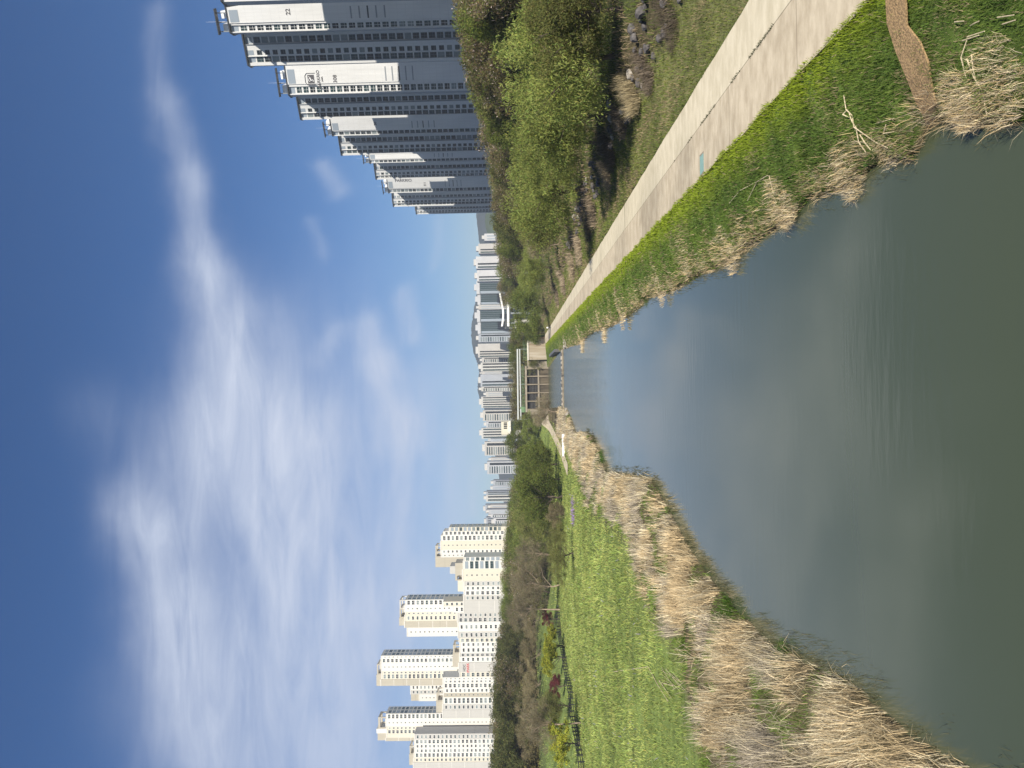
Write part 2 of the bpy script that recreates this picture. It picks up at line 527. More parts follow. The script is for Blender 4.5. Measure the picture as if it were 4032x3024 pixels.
def build_path():
    def slab(name, c1, c2, streak, joint):
        m, nt, out = new_mat(name)
        L = nt.links.new
        tc = N(nt, 'ShaderNodeTexCoord')
        mp = N(nt, 'ShaderNodeMapping'); mp.inputs['Scale'].default_value = (1.0, 1.9, 1)
        L(tc.outputs['Object'], mp.inputs['Vector'])
        n1 = N(nt, 'ShaderNodeTexNoise'); n1.inputs['Scale'].default_value = 1.1; n1.inputs['Detail'].default_value = 9; n1.inputs['Roughness'].default_value = .62
        L(mp.outputs['Vector'], n1.inputs['Vector'])
        n2 = N(nt, 'ShaderNodeTexNoise'); n2.inputs['Scale'].default_value = .16; n2.inputs['Detail'].default_value = 6
        L(tc.outputs['Object'], n2.inputs['Vector'])
        cr = N(nt, 'ShaderNodeValToRGB')
        cr.color_ramp.elements[0].position = .36; cr.color_ramp.elements[0].color = (*c1, 1)
        cr.color_ramp.elements[1].position = .64; cr.color_ramp.elements[1].color = (*c2, 1)
        L(n1.outputs['Fac'], cr.inputs['Fac'])
        dk = N(nt, 'ShaderNodeMapRange')
        dk.inputs['From Min'].default_value = .32; dk.inputs['From Max'].default_value = .5
        dk.inputs['To Min'].default_value = streak; dk.inputs['To Max'].default_value = 1
        L(n2.outputs['Fac'], dk.inputs['Value'])
        sc = N(nt, 'ShaderNodeVectorMath', operation='SCALE'); L(cr.outputs['Color'], sc.inputs[0]); L(dk.outputs['Result'], sc.inputs['Scale'])
        sp = N(nt, 'ShaderNodeSeparateXYZ'); L(tc.outputs['Object'], sp.inputs[0])
        dv = N(nt, 'ShaderNodeMath', operation='DIVIDE'); dv.inputs[1].default_value = joint; L(sp.outputs['Y'], dv.inputs[0])
        fr = N(nt, 'ShaderNodeMath', operation='FRACT'); L(dv.outputs[0], fr.inputs[0])
        lt = N(nt, 'ShaderNodeMath', operation='LESS_THAN'); lt.inputs[1].default_value = .006; L(fr.outputs[0], lt.inputs[0])
        mx = N(nt, 'ShaderNodeMix', data_type='RGBA'); L(lt.outputs[0], mx.inputs['Factor']); L(sc.outputs['Vector'], mx.inputs['A'])
        mx.inputs['B'].default_value = (*[c * .6 for c in c1], 1)
        b = N(nt, 'ShaderNodeBsdfPrincipled'); b.inputs['Roughness'].default_value = .95; b.inputs['Specular IOR Level'].default_value = .2
        L(mx.outputs['Result'], b.inputs['Base Color'])
        n3 = N(nt, 'ShaderNodeTexNoise'); n3.inputs['Scale'].default_value = 14; n3.inputs['Detail'].default_value = 5
        L(tc.outputs['Object'], n3.inputs['Vector'])
        bp = N(nt, 'ShaderNodeBump'); bp.inputs['Strength'].default_value = .25; bp.inputs['Distance'].default_value = .02
        L(n3.outputs['Fac'], bp.inputs['Height']); L(bp.outputs['Normal'], b.inputs['Normal'])
        L(b.outputs[0], out.inputs['Surface'])
        return m
    ma = slab('pale concrete slab', (.45, .40, .29), (.555, .50, .378), .84, 60)
    mb = slab('tan concrete slab', (.37, .312, .225), (.50, .435, .325), .74, 7.3)
    Ys = [-20] + list(np.linspace(5, 338, 180))
    rng = random.Random(5)

    def strip(name, a, b, ma_, dz, jag):
        mbd = MB()
        V, F = [], []
        for Y in Ys:
            e = PATH_DX * Y
            V += [(e + a + rng.uniform(-jag[0], jag[0]), Y, PATH_Z + dz), (e + b + rng.uniform(-jag[1], jag[1]), Y, PATH_Z + dz)]
        for i in range(len(Ys) - 1):
            F.append((2 * i, 2 * i + 1, 2 * i + 3, 2 * i + 2))
        mbd.add(V, F)
        tag(mbd.build(name, ma_), None, None, None, 'structure')
    strip('footpath', PATH_L, PATH_S, mb, .03, (.04, 0))
    strip('cycle_path', PATH_S + .012, PATH_R, ma, .035, (0, .05))


build_path()


# ------------------------------------------------------------------ grass and reeds
def blades(name, P, Ln, Wd, lean, ang, Cc, material, tipgain=1.25, bend=None):
    """one slim bent blade per point: P (n,3), length, width, lean angle, compass angle, colour"""
    n = len(P)
    dirx = np.stack([np.cos(ang), np.sin(ang), np.zeros(n)], 1)
    side = np.stack([-np.sin(ang), np.cos(ang), np.zeros(n)], 1)
    rot = RNG.uniform(0, math.pi, n)
    side = side * np.cos(rot)[:, None] + dirx * np.sin(rot)[:, None]
    up = np.array([0, 0, 1.0])
    bend = lean if bend is None else bend
    mid = P + (dirx * np.sin(lean * .6)[:, None] + up * np.cos(lean * .6)[:, None]) * (Ln * .55)[:, None]
    tip = mid + (dirx * np.sin(bend)[:, None] + up * np.cos(bend)[:, None]) * (Ln * .45)[:, None]
    h = (Wd * .5)[:, None]
    V = np.stack([P - side * h, P + side * h, mid + side * h * .8, tip, mid - side * h * .8], 1).reshape(-1, 3)
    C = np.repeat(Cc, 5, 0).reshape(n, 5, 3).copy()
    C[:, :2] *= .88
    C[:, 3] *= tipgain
    return soup(name, V, C.reshape(-1, 3), 5, material, True)


HV = np.vectorize(height)


def vnoise(X, Y, s):
    """smooth value noise for clumping"""
    rs = np.random.RandomState(3)
    T = rs.rand(128, 128)
    x, y = X / s, Y / s
    i, j = np.floor(x).astype(int), np.floor(y).astype(int)
    fx, fy = x - i, y - j
    fx, fy = fx * fx * (3 - 2 * fx), fy * fy * (3 - 2 * fy)
    g = lambda a, b: T[a % 128, b % 128]
    return (g(i, j) * (1 - fx) + g(i + 1, j) * fx) * (1 - fy) + (g(i, j + 1) * (1 - fx) + g(i + 1, j + 1) * fx) * fy


def sample_strip(n, y0, y1, fa, fb, pw=1.0):
    """points between two lines x=fa(Y) and x=fb(Y); thinner with distance"""
    u = RNG.random(n)
    Y = np.exp(np.log(y0) + u ** pw * (np.log(y1) - np.log(y0)))
    A = np.array([fa(v) for v in Y]); B = np.array([fb(v) for v in Y])
    t = RNG.random(n)
    return A + (B - A) * t, Y, t


def green(n, base, dark, X, Y, s):
    k = np.clip(vnoise(X, Y, s) * .65 + vnoise(X + 40, Y, s * .3) * .35, 0, 1)[:, None]
    c = np.array(dark) * (1 - k) + np.array(base) * k
    return c * RNG.uniform(.7, 1.3, (n, 1)) * (1 + RNG.normal(0, .06, (n, 3)))


def build_grass():
    # the right bank between the water and the path
    n = 170000
    X, Y, t = sample_strip(n, 12.5, 330, lambda v: xr(v) + .05, lambda v: PATH_DX * v + PATH_L + .06 + .10 * max(0, math.sin(v * 1.7) * math.sin(v * .43 + 1)))
    Z = HV(X, Y)
    d = np.clip(Y / 15, 1, 8)
    lime = np.array((.24, .31, .03)); mid = np.array((.15, .215, .045)); dark = np.array((.07, .115, .03))
    C = green(n, mid, dark, X, Y, 1.3)
    nearpath = np.clip((t - .60) / .3 + (vnoise(X, Y, .8) - .5) * .5, 0, 1)[:, None]
    C = C * (1 - nearpath) + lime * RNG.uniform(.65, 1.25, (n, 1)) * nearpath
    dry = (RNG.random(n) < .05 + .22 * (vnoise(X + 9, Y + 5, 1.7) > .62) * (t < .75)) | (RNG.random(n) < np.clip(.5 - t * 2.2, 0, .5))
    C[dry] = np.array((.33, .27, .16)) * RNG.uniform(.6, 1.3, (dry.sum(), 1))
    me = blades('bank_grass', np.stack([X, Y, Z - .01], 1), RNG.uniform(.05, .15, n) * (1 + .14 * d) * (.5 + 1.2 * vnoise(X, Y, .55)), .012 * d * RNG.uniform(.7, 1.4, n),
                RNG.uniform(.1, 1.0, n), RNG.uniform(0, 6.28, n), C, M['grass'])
    tag(link('bank_grass', me), 'bright green grass on the bank between concrete path and stream', 'grass', None, 'stuff')
    # ragged dry fringe along the right waterline
    n = 20000
    X, Y, t = sample_strip(n, 12.5, 200, lambda v: xr(v) - .08, lambda v: xr(v) + .75 + .012 * v)
    k = (vnoise(X * .5, Y, 1.9) > .42) & (RNG.random(n) < 1.15 - t)
    X, Y, t = X[k], Y[k], t[k]
    n = len(X)
    d = np.clip(Y / 16, 1, 8)
    C = np.where(RNG.random((n, 1)) < .5, np.array((.62, .47, .26)), np.array((.45, .38, .27))) * RNG.uniform(.5, 1.25, (n, 1))
    me = blades('fringe_reeds', np.stack([X, Y, np.maximum(HV(X, Y), 0) - .02], 1), RNG.uniform(.12, .5, n) * (.4 + vnoise(X, Y, 1.1)), .0075 * d * RNG.uniform(.5, 1.5, n),
                np.abs(RNG.normal(.9, .5, n)), RNG.uniform(0, 6.28, n), C, M['reed'])
    tag(link('fringe_reeds', me), 'ragged dry stems along the right water edge', 'reeds', None, 'stuff')
    # dark water weeds along both edges
    n = 5200
    Y = np.exp(RNG.uniform(np.log(13), np.log(120), n))
    lft = RNG.random(n) < .7
    X = np.where(lft, np.array([xl(v) for v in Y]) + RNG.random(n) ** 2 * .9, np.array([xr(v) for v in Y]) - RNG.random(n) ** 2 * .5)
    k = vnoise(X * .4, Y, 1.3) > .45
    X, Y = X[k], Y[k]; n = len(X)
    me = blades('water_weeds', np.stack([X, Y, np.full(n, -.05)], 1), RNG.uniform(.1, .45, n), .009 * np.clip(Y / 16, 1, 8), RNG.uniform(.2, 1.3, n), RNG.uniform(0, 6.28, n),
                np.array((.075, .07, .035)) * RNG.uniform(.5, 1.6, (n, 1)), M['reed'])
    tag(link('water_weeds', me), 'dark stems standing in the shallows along the banks', 'water weeds', None, 'stuff')
    # the verge right of the path
    n = 45000
    X, Y, t = sample_strip(n, 18, 330, lambda v: PATH_DX * v + PATH_R - .03, lambda v: PATH_DX * v + 17.2)
    d = np.clip(Y / 15, 1, 8)
    C = green(n, (.20, .225, .06), (.10, .135, .035), X, Y, 2.0)
    dry = RNG.random(n) < .15 + .5 * (vnoise(X * 2.2, Y * .5, 1.5) > .55) * (t < .6)
    C[dry] = np.array((.30, .24, .14)) * RNG.uniform(.6, 1.25, (dry.sum(), 1))
    me = blades('verge_grass', np.stack([X, Y, HV(X, Y) - .01], 1), RNG.uniform(.08, .2, n) * (1 + .1 * d), .011 * d * RNG.uniform(.7, 1.4, n),
                RNG.uniform(.1, 1.0, n), RNG.uniform(0, 6.28, n), C, M['grass'])
    tag(link('verge_grass', me), 'short patchy grass strip between path and boulders', 'grass', None, 'stuff')
    # the embankment under the willows
    n = 50000
    X, Y, t = sample_strip(n, 25, 330, lambda v: PATH_DX * v + 17.0, lambda v: PATH_DX * v + 42)
    d = np.clip(Y / 15, 1, 8)
    C = green(n, (.17, .20, .05), (.07, .095, .028), X, Y, 3.0)
    dry = RNG.random(n) < .2 + .6 * (vnoise(X, Y, 3.1) > .5) * (t < .35)
    C[dry] = np.array((.28, .22, .14)) * RNG.uniform(.6, 1.3, (dry.sum(), 1))
    me = blades('slope_grass', np.stack([X, Y, HV(X, Y) - .01], 1), RNG.uniform(.15, .4, n) * (1 + .1 * d), .013 * d * RNG.uniform(.7, 1.4, n),
                RNG.uniform(.1, 1.1, n), RNG.uniform(0, 6.28, n), C, M['grass'])
    tag(link('slope_grass', me), 'rough grass on the embankment under the willows', 'grass', None, 'stuff')
    # the left meadow up to the dike
    n = 185000
    X, Y, t = sample_strip(n, 30, 330, lambda v: -92.0 if RNG.random() < .3 else -64, lambda v: xb(v) + 1.2 * math.sin(v * .9) + .8 * math.sin(v * 2.3) + .5)
    k = X > -.56 * Y - 6
    X, Y, t = X[k], Y[k], t[k]
    n = len(X)
    d = np.clip(Y / 15, 1, 9)
    C = green(n, (.36, .40, .125), (.17, .225, .058), X, Y, 3.6)
    hm_ = .25 + 1.15 * vnoise(X, Y, 1.0) ** 1.5 + .55 * vnoise(X + 20, Y, 3.7)
    C *= (.50 + .32 * vnoise(X, Y, 11.0) + .40 * vnoise(X, Y + 60, 2.2) + .30 * vnoise(X, Y, 1.0))[:, None]
    lil = RNG.random(n) < .012 * (vnoise(X, Y, 4.0) > .6)
    C[lil] = np.array((.34, .32, .42))
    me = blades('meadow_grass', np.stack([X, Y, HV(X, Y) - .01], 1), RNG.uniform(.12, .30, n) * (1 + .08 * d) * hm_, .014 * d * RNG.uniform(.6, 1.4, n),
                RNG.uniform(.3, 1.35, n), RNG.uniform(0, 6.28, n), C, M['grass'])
    tag(link('meadow_grass', me), 'lush green meadow between the reed belt and black fence', 'grass', None, 'stuff')
    # the belt of dry reeds along the left bank
    n = 170000
    X, Y, t = sample_strip(n, 13, 215, lambda v: max(xb(v), xl(v) - 16), lambda v: xl(v) + .15, 1.12)
    keep = (vnoise(X * 1.2, Y, .8) > .46) | (RNG.random(n) < .15 + .35 * (t > .75) + .3 * (Y < 24))
    X, Y, t = X[keep], Y[keep], t[keep]
    n = len(X)
    gap = ((vnoise(X, Y * .8, 1.9) > .60) & (RNG.random(n) < .9)) | (t + (vnoise(X, Y, 2.6) - .5) * .5 < .12)
    d = np.clip(Y / 18, 1, 6)
    tan, pale, greyb = np.array((.63, .495, .30)), np.array((.76, .665, .46)), np.array((.43, .375, .295))
    kk = vnoise(X + 3, Y, 2.3)[:, None]
    kk = kk + RNG.normal(0, .16, (n, 1))
    C = np.where(kk > .58, tan, np.where(kk > .36, pale, greyb)) * RNG.uniform(.35, 1.25, (n, 1))
    Ln = RNG.uniform(.35, 1.2, n) * (.45 + .95 * vnoise(X, Y + 31, 1.6))
    lean = np.abs(np.where(RNG.random(n) < .42, RNG.normal(.28, .2, n), RNG.normal(1.12, .3, n)))
    ang = 2.6 + (vnoise(X, Y, .9) - .5) * 14 + RNG.normal(0, 1.0, n)
    up_ = RNG.random(n) < .22
    lean[up_] *= .3
    C[gap] = np.array((.13, .20, .04)) * RNG.uniform(.6, 1.3, (gap.sum(), 1))
    Ln[gap] *= .32
    wd = .0085 * d * RNG.uniform(.45, 1.7, n)
    C *= (.55 + .75 * vnoise(X + 70, Y, .6))[:, None]
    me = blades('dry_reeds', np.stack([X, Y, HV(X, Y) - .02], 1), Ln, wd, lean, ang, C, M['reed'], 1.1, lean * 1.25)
    tag(link('dry_reeds', me), 'belt of flattened straw coloured reeds along left bank of stream', 'reeds', None, 'stuff')


build_grass()


# ------------------------------------------------------------------ plants
def leaf_soup(name, c, axis, ln, wd, C, material):
    n = len(c)
    axis = axis / (np.linalg.norm(axis, axis=1, keepdims=True) + 1e-9)
    rnd = RNG.normal(size=(n, 3))
    s = np.cross(axis, rnd)
    s /= np.linalg.norm(s, axis=1, keepdims=True) + 1e-9
    a = axis * (ln * .5)[:, None]
    b = s * (wd * .5)[:, None]
    V = np.stack([c - a, c + b, c + a, c - b], 1).reshape(-1, 3)
    return soup(name, V, np.repeat(C, 4, 0), 4, material)


KIND = {
    'willow': dict(c=(.148, .168, .048), c2=(.080, .096, .026), n=30000, ln=.24, wd=.046, droop=.55, sp=.27, clumps=110, trunk='bark'),
    'olive': dict(c=(.138, .140, .048), c2=(.075, .082, .028), n=24000, ln=.23, wd=.045, droop=.4, sp=.28, clumps=95, trunk='bark'),
    'green': dict(c=(.105, .125, .030), c2=(.055, .070, .018), n=20000, ln=.26, wd=.09, droop=.2, sp=.28, clumps=60, trunk='bark'),
    'dark': dict(c=(.075, .078, .026), c2=(.026, .032, .013), n=16000, ln=.30, wd=.11, droop=-.2, sp=.26, clumps=60, trunk='bark'),
    'yellow': dict(c=(.21, .215, .028), c2=(.075, .085, .014), n=9000, ln=.25, wd=.13, droop=.1, sp=.22, clumps=55, trunk='bark'),
    'red': dict(c=(.115, .030, .034), c2=(.05, .015, .018), n=6000, ln=.22, wd=.11, droop=.1, sp=.25, clumps=40, trunk='bark'),
    'mixed': dict(c=(.125, .095, .055), c2=(.065, .058, .022), n=16000, ln=.32, wd=.075, droop=-.3, sp=.30, clumps=60, trunk='bark'),
    'bare': dict(c=(.175, .150, .095), c2=(.095, .085, .052), n=9000, ln=.75, wd=.022, droop=-.8, sp=.30, clumps=50, trunk='bark_pale'),
    'brush': dict(c=(.19, .16, .092), c2=(.115, .10, .055), n=9000, ln=.7, wd=.03, droop=-1.1, sp=.30, clumps=40, trunk='bark_pale'),
}


def make_tree(kind, W, H, seed, stem=.22, low=.12):
    """returns trunk mesh and crown mesh of a tree with its base at the origin"""
    global RNG
    K = KIND[kind]
    R0, RNG = RNG, np.random.default_rng(seed)
    rnd = random.Random(seed)
    nc = K['clumps']
    # uneven crown: clumps in a lopsided ellipsoid
    th = RNG.uniform(0, 2 * math.pi, nc)
    ph = np.arccos(RNG.uniform(-1, 1, nc))
    rr = RNG.random(nc) ** .42
    lob = 1 + .22 * np.sin(th * 2 + seed) + .14 * np.sin(th * 3 + 2 * seed) + RNG.normal(0, .08, nc)
    zc, hz = H * (low + 1) / 2, H * (1 - low) / 2
    cz = zc + np.cos(ph) * rr * hz * .86
    wz = np.clip(1.06 - .32 * np.abs((cz - zc * .93) / hz) ** 2, .3, 1.1)
    cx = np.cos(th) * np.sin(ph) ** .6 * rr * W * .50 * lob * wz
    cy = np.sin(th) * np.sin(ph) ** .6 * rr * W * .50 * lob * wz
    cl = np.stack([cx, cy, cz], 1)
    tone = RNG.uniform(0, 1, nc)
    n = K['n']
    pick = RNG.integers(0, nc, n)
    sp = K['sp'] * min(W, H) * .5
    size = RNG.uniform(.55, 1.2, nc)
    g = RNG.normal(size=(n, 3))
    g /= np.linalg.norm(g, axis=1, keepdims=True)
    off = g * (RNG.random(n) ** .5)[:, None] * sp * size[pick][:, None] * 1.25
    off[:, 2] *= .75
    c = cl[pick] + off
    c[:, 2] = np.maximum(c[:, 2], .15)
    axis = RNG.normal(size=(n, 3)) * .9
    if K['droop'] < -.5:
        axis += (c - np.array([0, 0, H * .15])) / H * 2.2
    else:
        axis[:, 2] -= K['droop'] * 2
    t = np.clip(tone[pick] * .6 + RNG.random(n) * .55, 0, 1)[:, None]
    C = np.array(K['c2']) * (1 - t) + np.array(K['c']) * t
    C *= RNG.uniform(.75, 1.25, (n, 1))
    C *= 1 + RNG.normal(0, .07, (n, 3))
    if kind == 'mixed':
        pale = RNG.random(n) < .10
        C[pale] = np.array((.30, .25, .23)) * RNG.uniform(.6, 1.2, (pale.sum(), 1))
        gr = RNG.random(n) < .3
        C[gr] = np.array((.085, .095, .03)) * RNG.uniform(.6, 1.3, (gr.sum(), 1))
    f = max(.8, min(W, H) / 6.0) ** .72
    crown = leaf_soup('crown', c, axis, K['ln'] * f * RNG.uniform(.6, 1.3, n), K['wd'] * f * RNG.uniform(.7, 1.3, n), C,
                      M['twig'] if kind in ('bare', 'brush') else M['leaf'])
    # trunk and limbs
    mb = MB()
    r0 = (.011 if kind in ('bare', 'brush') else .020) * H + .03
    top = Vector((rnd.uniform(-.05, .05) * W, rnd.uniform(-.05, .05) * W, H * stem))
    if kind == 'brush':
        for i in range(14):
            a = rnd.uniform(0, 6.28)
            mb.tube((rnd.uniform(-.1, .1) * W, rnd.uniform(-.1, .1) * W, -.2), (math.cos(a) * W * .3, math.sin(a) * W * .3, H * rnd.uniform(.5, .9)), .03, .008, 5)
    else:
        k1 = top * .5 + Vector((rnd.uniform(-.04, .04) * W, rnd.uniform(-.04, .04) * W, 0))
        lead = top + Vector((rnd.uniform(-.12, .12) * W, rnd.uniform(-.12, .12) * W, (H - top.z) * .45))
        mb.tube((0, 0, -.4), k1, r0, r0 * .85, 8)
        mb.tube(k1, top, r0 * .85, r0 * .7, 8)
        mb.tube(top, lead, r0 * .7, r0 * .3, 7)
        idx = rnd.sample(range(nc), min(14, nc))
        for i in idx:
            e = Vector(cl[i])
            tp = top + (lead - top) * rnd.uniform(0, .8) if rnd.random() < .7 else k1 + (top - k1) * rnd.uniform(.3, 1)
            kx = tp + (e - tp) * .45 + Vector((rnd.uniform(-.06, .06) * W, rnd.uniform(-.06, .06) * W, rnd.uniform(0, .07) * H))
            mb.tube(tp, kx, r0 * .42, r0 * .26, 6)
            mb.tube(kx, e, r0 * .26, r0 * .08, 5)
            if kind in ('bare', 'mixed', 'willow', 'olive'):
                for q in range(3):
                    e2 = e + Vector((rnd.uniform(-.2, .2) * W, rnd.uniform(-.2, .2) * W, rnd.uniform(-.02, .14) * H))
                    mb.tube(kx + (e - kx) * rnd.uniform(.4, .9), e2, r0 * .13, r0 * .04, 4)
    RNG = R0
    tm = mb.mesh('trunk', [M[K['trunk']]])
    return tm, crown


TREE_CACHE = {}


def tree(name, kind, W, H, p, label, cat, group=None, seed=None, stem=.22, low=.12, rz=None):
    """a tree: Empty at its foot > trunk, crown; later ones of a kind share mesh data"""
    if seed is None:
        seed = random.randrange(3)
    key = (kind, seed, stem, low, round(W / H, 1))
    if key not in TREE_CACHE:
        TREE_CACHE[key] = (make_tree(kind, W, H, 100 + seed * 17 + len(kind) * 5, stem, low), W, H)
    (tm, cm), W0, H0 = TREE_CACHE[key]
    o = thing(name, label, cat, p, random.uniform(0, 6.28) if rz is None else rz, group)
    o.scale = (W / W0, W / W0, H / H0)
    link('trunk', tm, o)
    link('crown', cm, o)
    return o


def px_tree(name, kind, base, top, width, label, cat, group=None, z=None, **kw):
    """place a tree by its foot, top and spread as seen in the photograph"""
    p = PT(*base) if z is None else PZ(base[0], base[1], z)
    q = PY(top, base[1], p.y)
    return tree(name, kind, width * p.y / FPX, q.z - p.z, p, label, cat, group, **kw)


# willows and shrubs on the right embankment, near to far
G_W = 'willows on the right embankment'
px_tree('willow_tree', 'willow', (2425, 215), 1935, 480, 'tallest yellow-green willow, behind the boulders at the near right end of the embankment', 'tree', G_W, seed=0, low=.0)
px_tree('willow_tree', 'olive', (2450, 35), 2020, 400, 'brownish olive willow with thin leaves at the right edge of the photo', 'tree', G_W, seed=1, low=.06)
px_tree('willow_tree', 'willow', (2395, 450), 1980, 390, 'pale green willow just left of the tallest willow, above a straw tussock', 'tree', G_W, seed=2, low=.06)
px_tree('willow_tree', 'willow', (2360, 570), 2000, 250, 'narrow willow with a thin dark leaning trunk between two broad willows', 'tree', G_W, seed=1, low=.1)
px_tree('willow_tree', 'willow', (2312, 745), 1965, 390, 'broad round willow in the middle of the right embankment', 'tree', G_W, seed=3, low=.06)
px_tree('willow_tree', 'olive', (2250, 860), 2008, 230, 'olive willow at the far shoulder of the broad round willow', 'tree', G_W, seed=2, low=.08)
px_tree('bare_shrub', 'bare', (2200, 965), 2030, 110, 'leafless grey brown shrub among the far willows', 'shrub', None, seed=1, low=.03)
px_tree('willow_tree', 'willow', (2176, 1062), 2026, 175, 'small willow with a forked dark trunk above dry grass', 'tree', G_W, seed=4)
px_tree('round_tree', 'green', (2158, 1228), 1985, 250, 'dense dark green rounded tree at far end of the path', 'tree', None, seed=0, low=.05)
px_tree('round_tree', 'green', (2146, 1310), 2022, 100, 'small green tree leaning over the concrete retaining wall', 'tree', None, seed=1, low=.05)
px_tree('conifer_tree', 'dark', (2120, 40), 1850, 200, 'dark evergreen tree standing behind the tallest willow', 'tree', None, seed=3, low=.03)

# row of trees on the crest of the right embankment
prof_y = [-120, 50, 190, 300, 430, 504, 572, 640, 720, 830, 850, 910, 980, 1040, 1106, 1145, 1200]
prof_x = [1765, 1772, 1796, 1828, 1850, 1885, 1908, 1902, 1910, 1918, 1920, 1937, 1928, 1930, 1960, 1946, 1990]
yy = -90
i = 0
kinds = ['mixed', 'dark', 'mixed', 'green', 'mixed', 'dark', 'mixed', 'mixed', 'green']
LBL_R = {'mixed': 'brown budding tree in the row behind the willows', 'dark': 'dark evergreen tree in the row behind the willows',
         'green': 'fresh green tree in the row behind the willows'}
while yy < 1180:
    Xc = 44 + (i % 3) * 3
    Yd = Xc * FPX / (1512 - yy) * 1.0
    Yd = min(Yd / (1 - PATH_DX * Yd / Xc * .6), 420)
    for kx in range(2):
        Yq = Yd * (1 + .07 * kx) + kx * 4
        p = PY(2000, yy + kx * 20, Yq)
        zg = height(p.x, p.y)
        topx = np.interp(yy, prof_y, prof_x) + random.uniform(-6, 14)
        H = max(5.0, PY(topx, yy, Yq).z - zg)
        k = kinds[(i + kx * 4) % len(kinds)]
        tree('crest_tree', k, H * random.uniform(.75, .95), H, (p.x, p.y, zg), LBL_R[k], 'tree', LBL_R[k].split(' in ')[0] + 's in the row behind the willows', seed=random.randrange(3), low=.04)
    yy += 40 + i * 1.0
    i += 1

# left bank
px_tree('round_tree', 'green', (2196, 1825), 2012, 190, 'leafy green tree at the near end of the gravel track on the left bank', 'tree', None, seed=2, low=.05)
px_tree('round_tree', 'green', (2218, 1950), 2016, 260, 'largest broad green tree on left bank, dark branches showing beneath', 'tree', None, seed=4, low=.07)
px_tree('round_tree', 'green', (2192, 2090), 1985, 180, 'tall green tree beside the brown round shrub on left bank', 'tree', None, seed=5, low=.05)
px_tree('round_tree', 'green', (2206, 1885), 2022, 190, 'green tree filling the gap before the largest broad tree', 'tree', None, seed=5, low=.02)
px_tree('round_tree', 'olive', (2203, 2030), 2000, 190, 'olive tinted tree just behind the brown round shrub', 'tree', None, seed=4, low=.02)
px_tree('round_tree', 'green', (2180, 2150), 1985, 160, 'dark green tree between the tall green tree and bare trees', 'tree', None, seed=2, low=.02)
px_tree('budding_tree', 'mixed', (2168, 2235), 1992, 190, 'brown budding tree behind the low olive tree', 'tree', None, seed=1, low=.02)
px_tree('budding_tree', 'mixed', (2165, 2335), 1990, 180, 'brown budding tree behind the bare trees with pale trunks', 'tree', None, seed=2, low=.02)
px_tree('low_shrub', 'olive', (2222, 2085), 2160, 90, 'small olive shrub at the meadow edge beside the low olive tree', 'shrub', None, seed=1, low=.0)
px_tree('round_shrub', 'brush', (2228, 2022), 2143, 92, 'brown leafless round shrub on pale stems above violet flowers', 'shrub', None, seed=0, low=.02)
px_tree('olive_tree', 'olive', (2264, 2185), 2146, 200, 'low spreading olive green tree at the meadow edge', 'tree', None, seed=3, low=.2)
px_tree('bare_tree', 'bare', (2205, 2180), 1998, 150, 'grey bare tree rising behind the low olive tree', 'tree', None, seed=0, low=.1)
px_tree('bare_tree', 'bare', (2206, 2300), 1985, 170, 'brown bare tree with pale trunks, second from the red bush', 'tree', None, seed=2, low=.12)
px_tree('bare_tree', 'bare', (2206, 2400), 1962, 130, 'tall thin bare tree by the end of the black fence', 'tree', None, seed=3, stem=.4, low=.3)
px_tree('bare_tree', 'bare', (2288, 2845), 2030, 150, 'leaning bare tree with a pink brown trunk in front of the black fence', 'tree', None, seed=4, stem=.42, low=.3)
px_tree('maple_tree', 'red', (2198, 2434), 2132, 80, 'small dark red maple by the far end of the fence', 'tree', 'red maples along the fence', seed=0, low=.2)
px_tree('maple_tree', 'red', (2234, 2700), 2158, 105, 'wider dark red maple between yellow-green trees at the fence', 'tree', 'red maples along the fence', seed=1, low=.2)
G_Y = 'yellow-green trees along the fence'
px_tree('young_tree', 'yellow', (2212, 2490), 2148, 60, 'small orange-green young tree beside the small red maple', 'tree', G_Y, seed=0, low=.25)
px_tree('young_tree', 'yellow', (2226, 2540), 2128, 92, 'yellow-green young tree right of its twin at mid fence', 'tree', G_Y, seed=1, low=.25)
px_tree('young_tree', 'yellow', (2229, 2590), 2120, 105, 'yellow-green young tree left of its twin at mid fence', 'tree', G_Y, seed=2, low=.25)
px_tree('young_tree', 'olive', (2256, 2782), 2112, 120, 'dull olive young tree between the wide maple and leaning bare tree', 'tree', G_Y, seed=3, low=.25)
px_tree('young_tree', 'yellow', (2287, 2918), 2146, 175, 'largest bright yellow-green young tree at the left edge of the photo', 'tree', G_Y, seed=4, low=.22)
# brown brush along the foot of the dike trees
for y_, tp, w_, lb in ((2440, 2040, 150, 'tan bare shrub above the small red maple'), (2570, 2030, 170, 'tan bare shrub above the yellow-green twins'),
                       (2690, 2050, 120, 'low brown bare shrub above the wide maple'), (2770, 2022, 190, 'brown bare shrub above the dull olive tree'),
                       (2870, 2012, 200, 'largest brown bare shrub on the dike, above the bare leaning tree')):
    px_tree('dike_shrub', 'brush', (2130, y_), tp, w_, lb, 'shrub', 'bare shrubs on the left dike', seed=y_ % 3 + 1, low=.02)
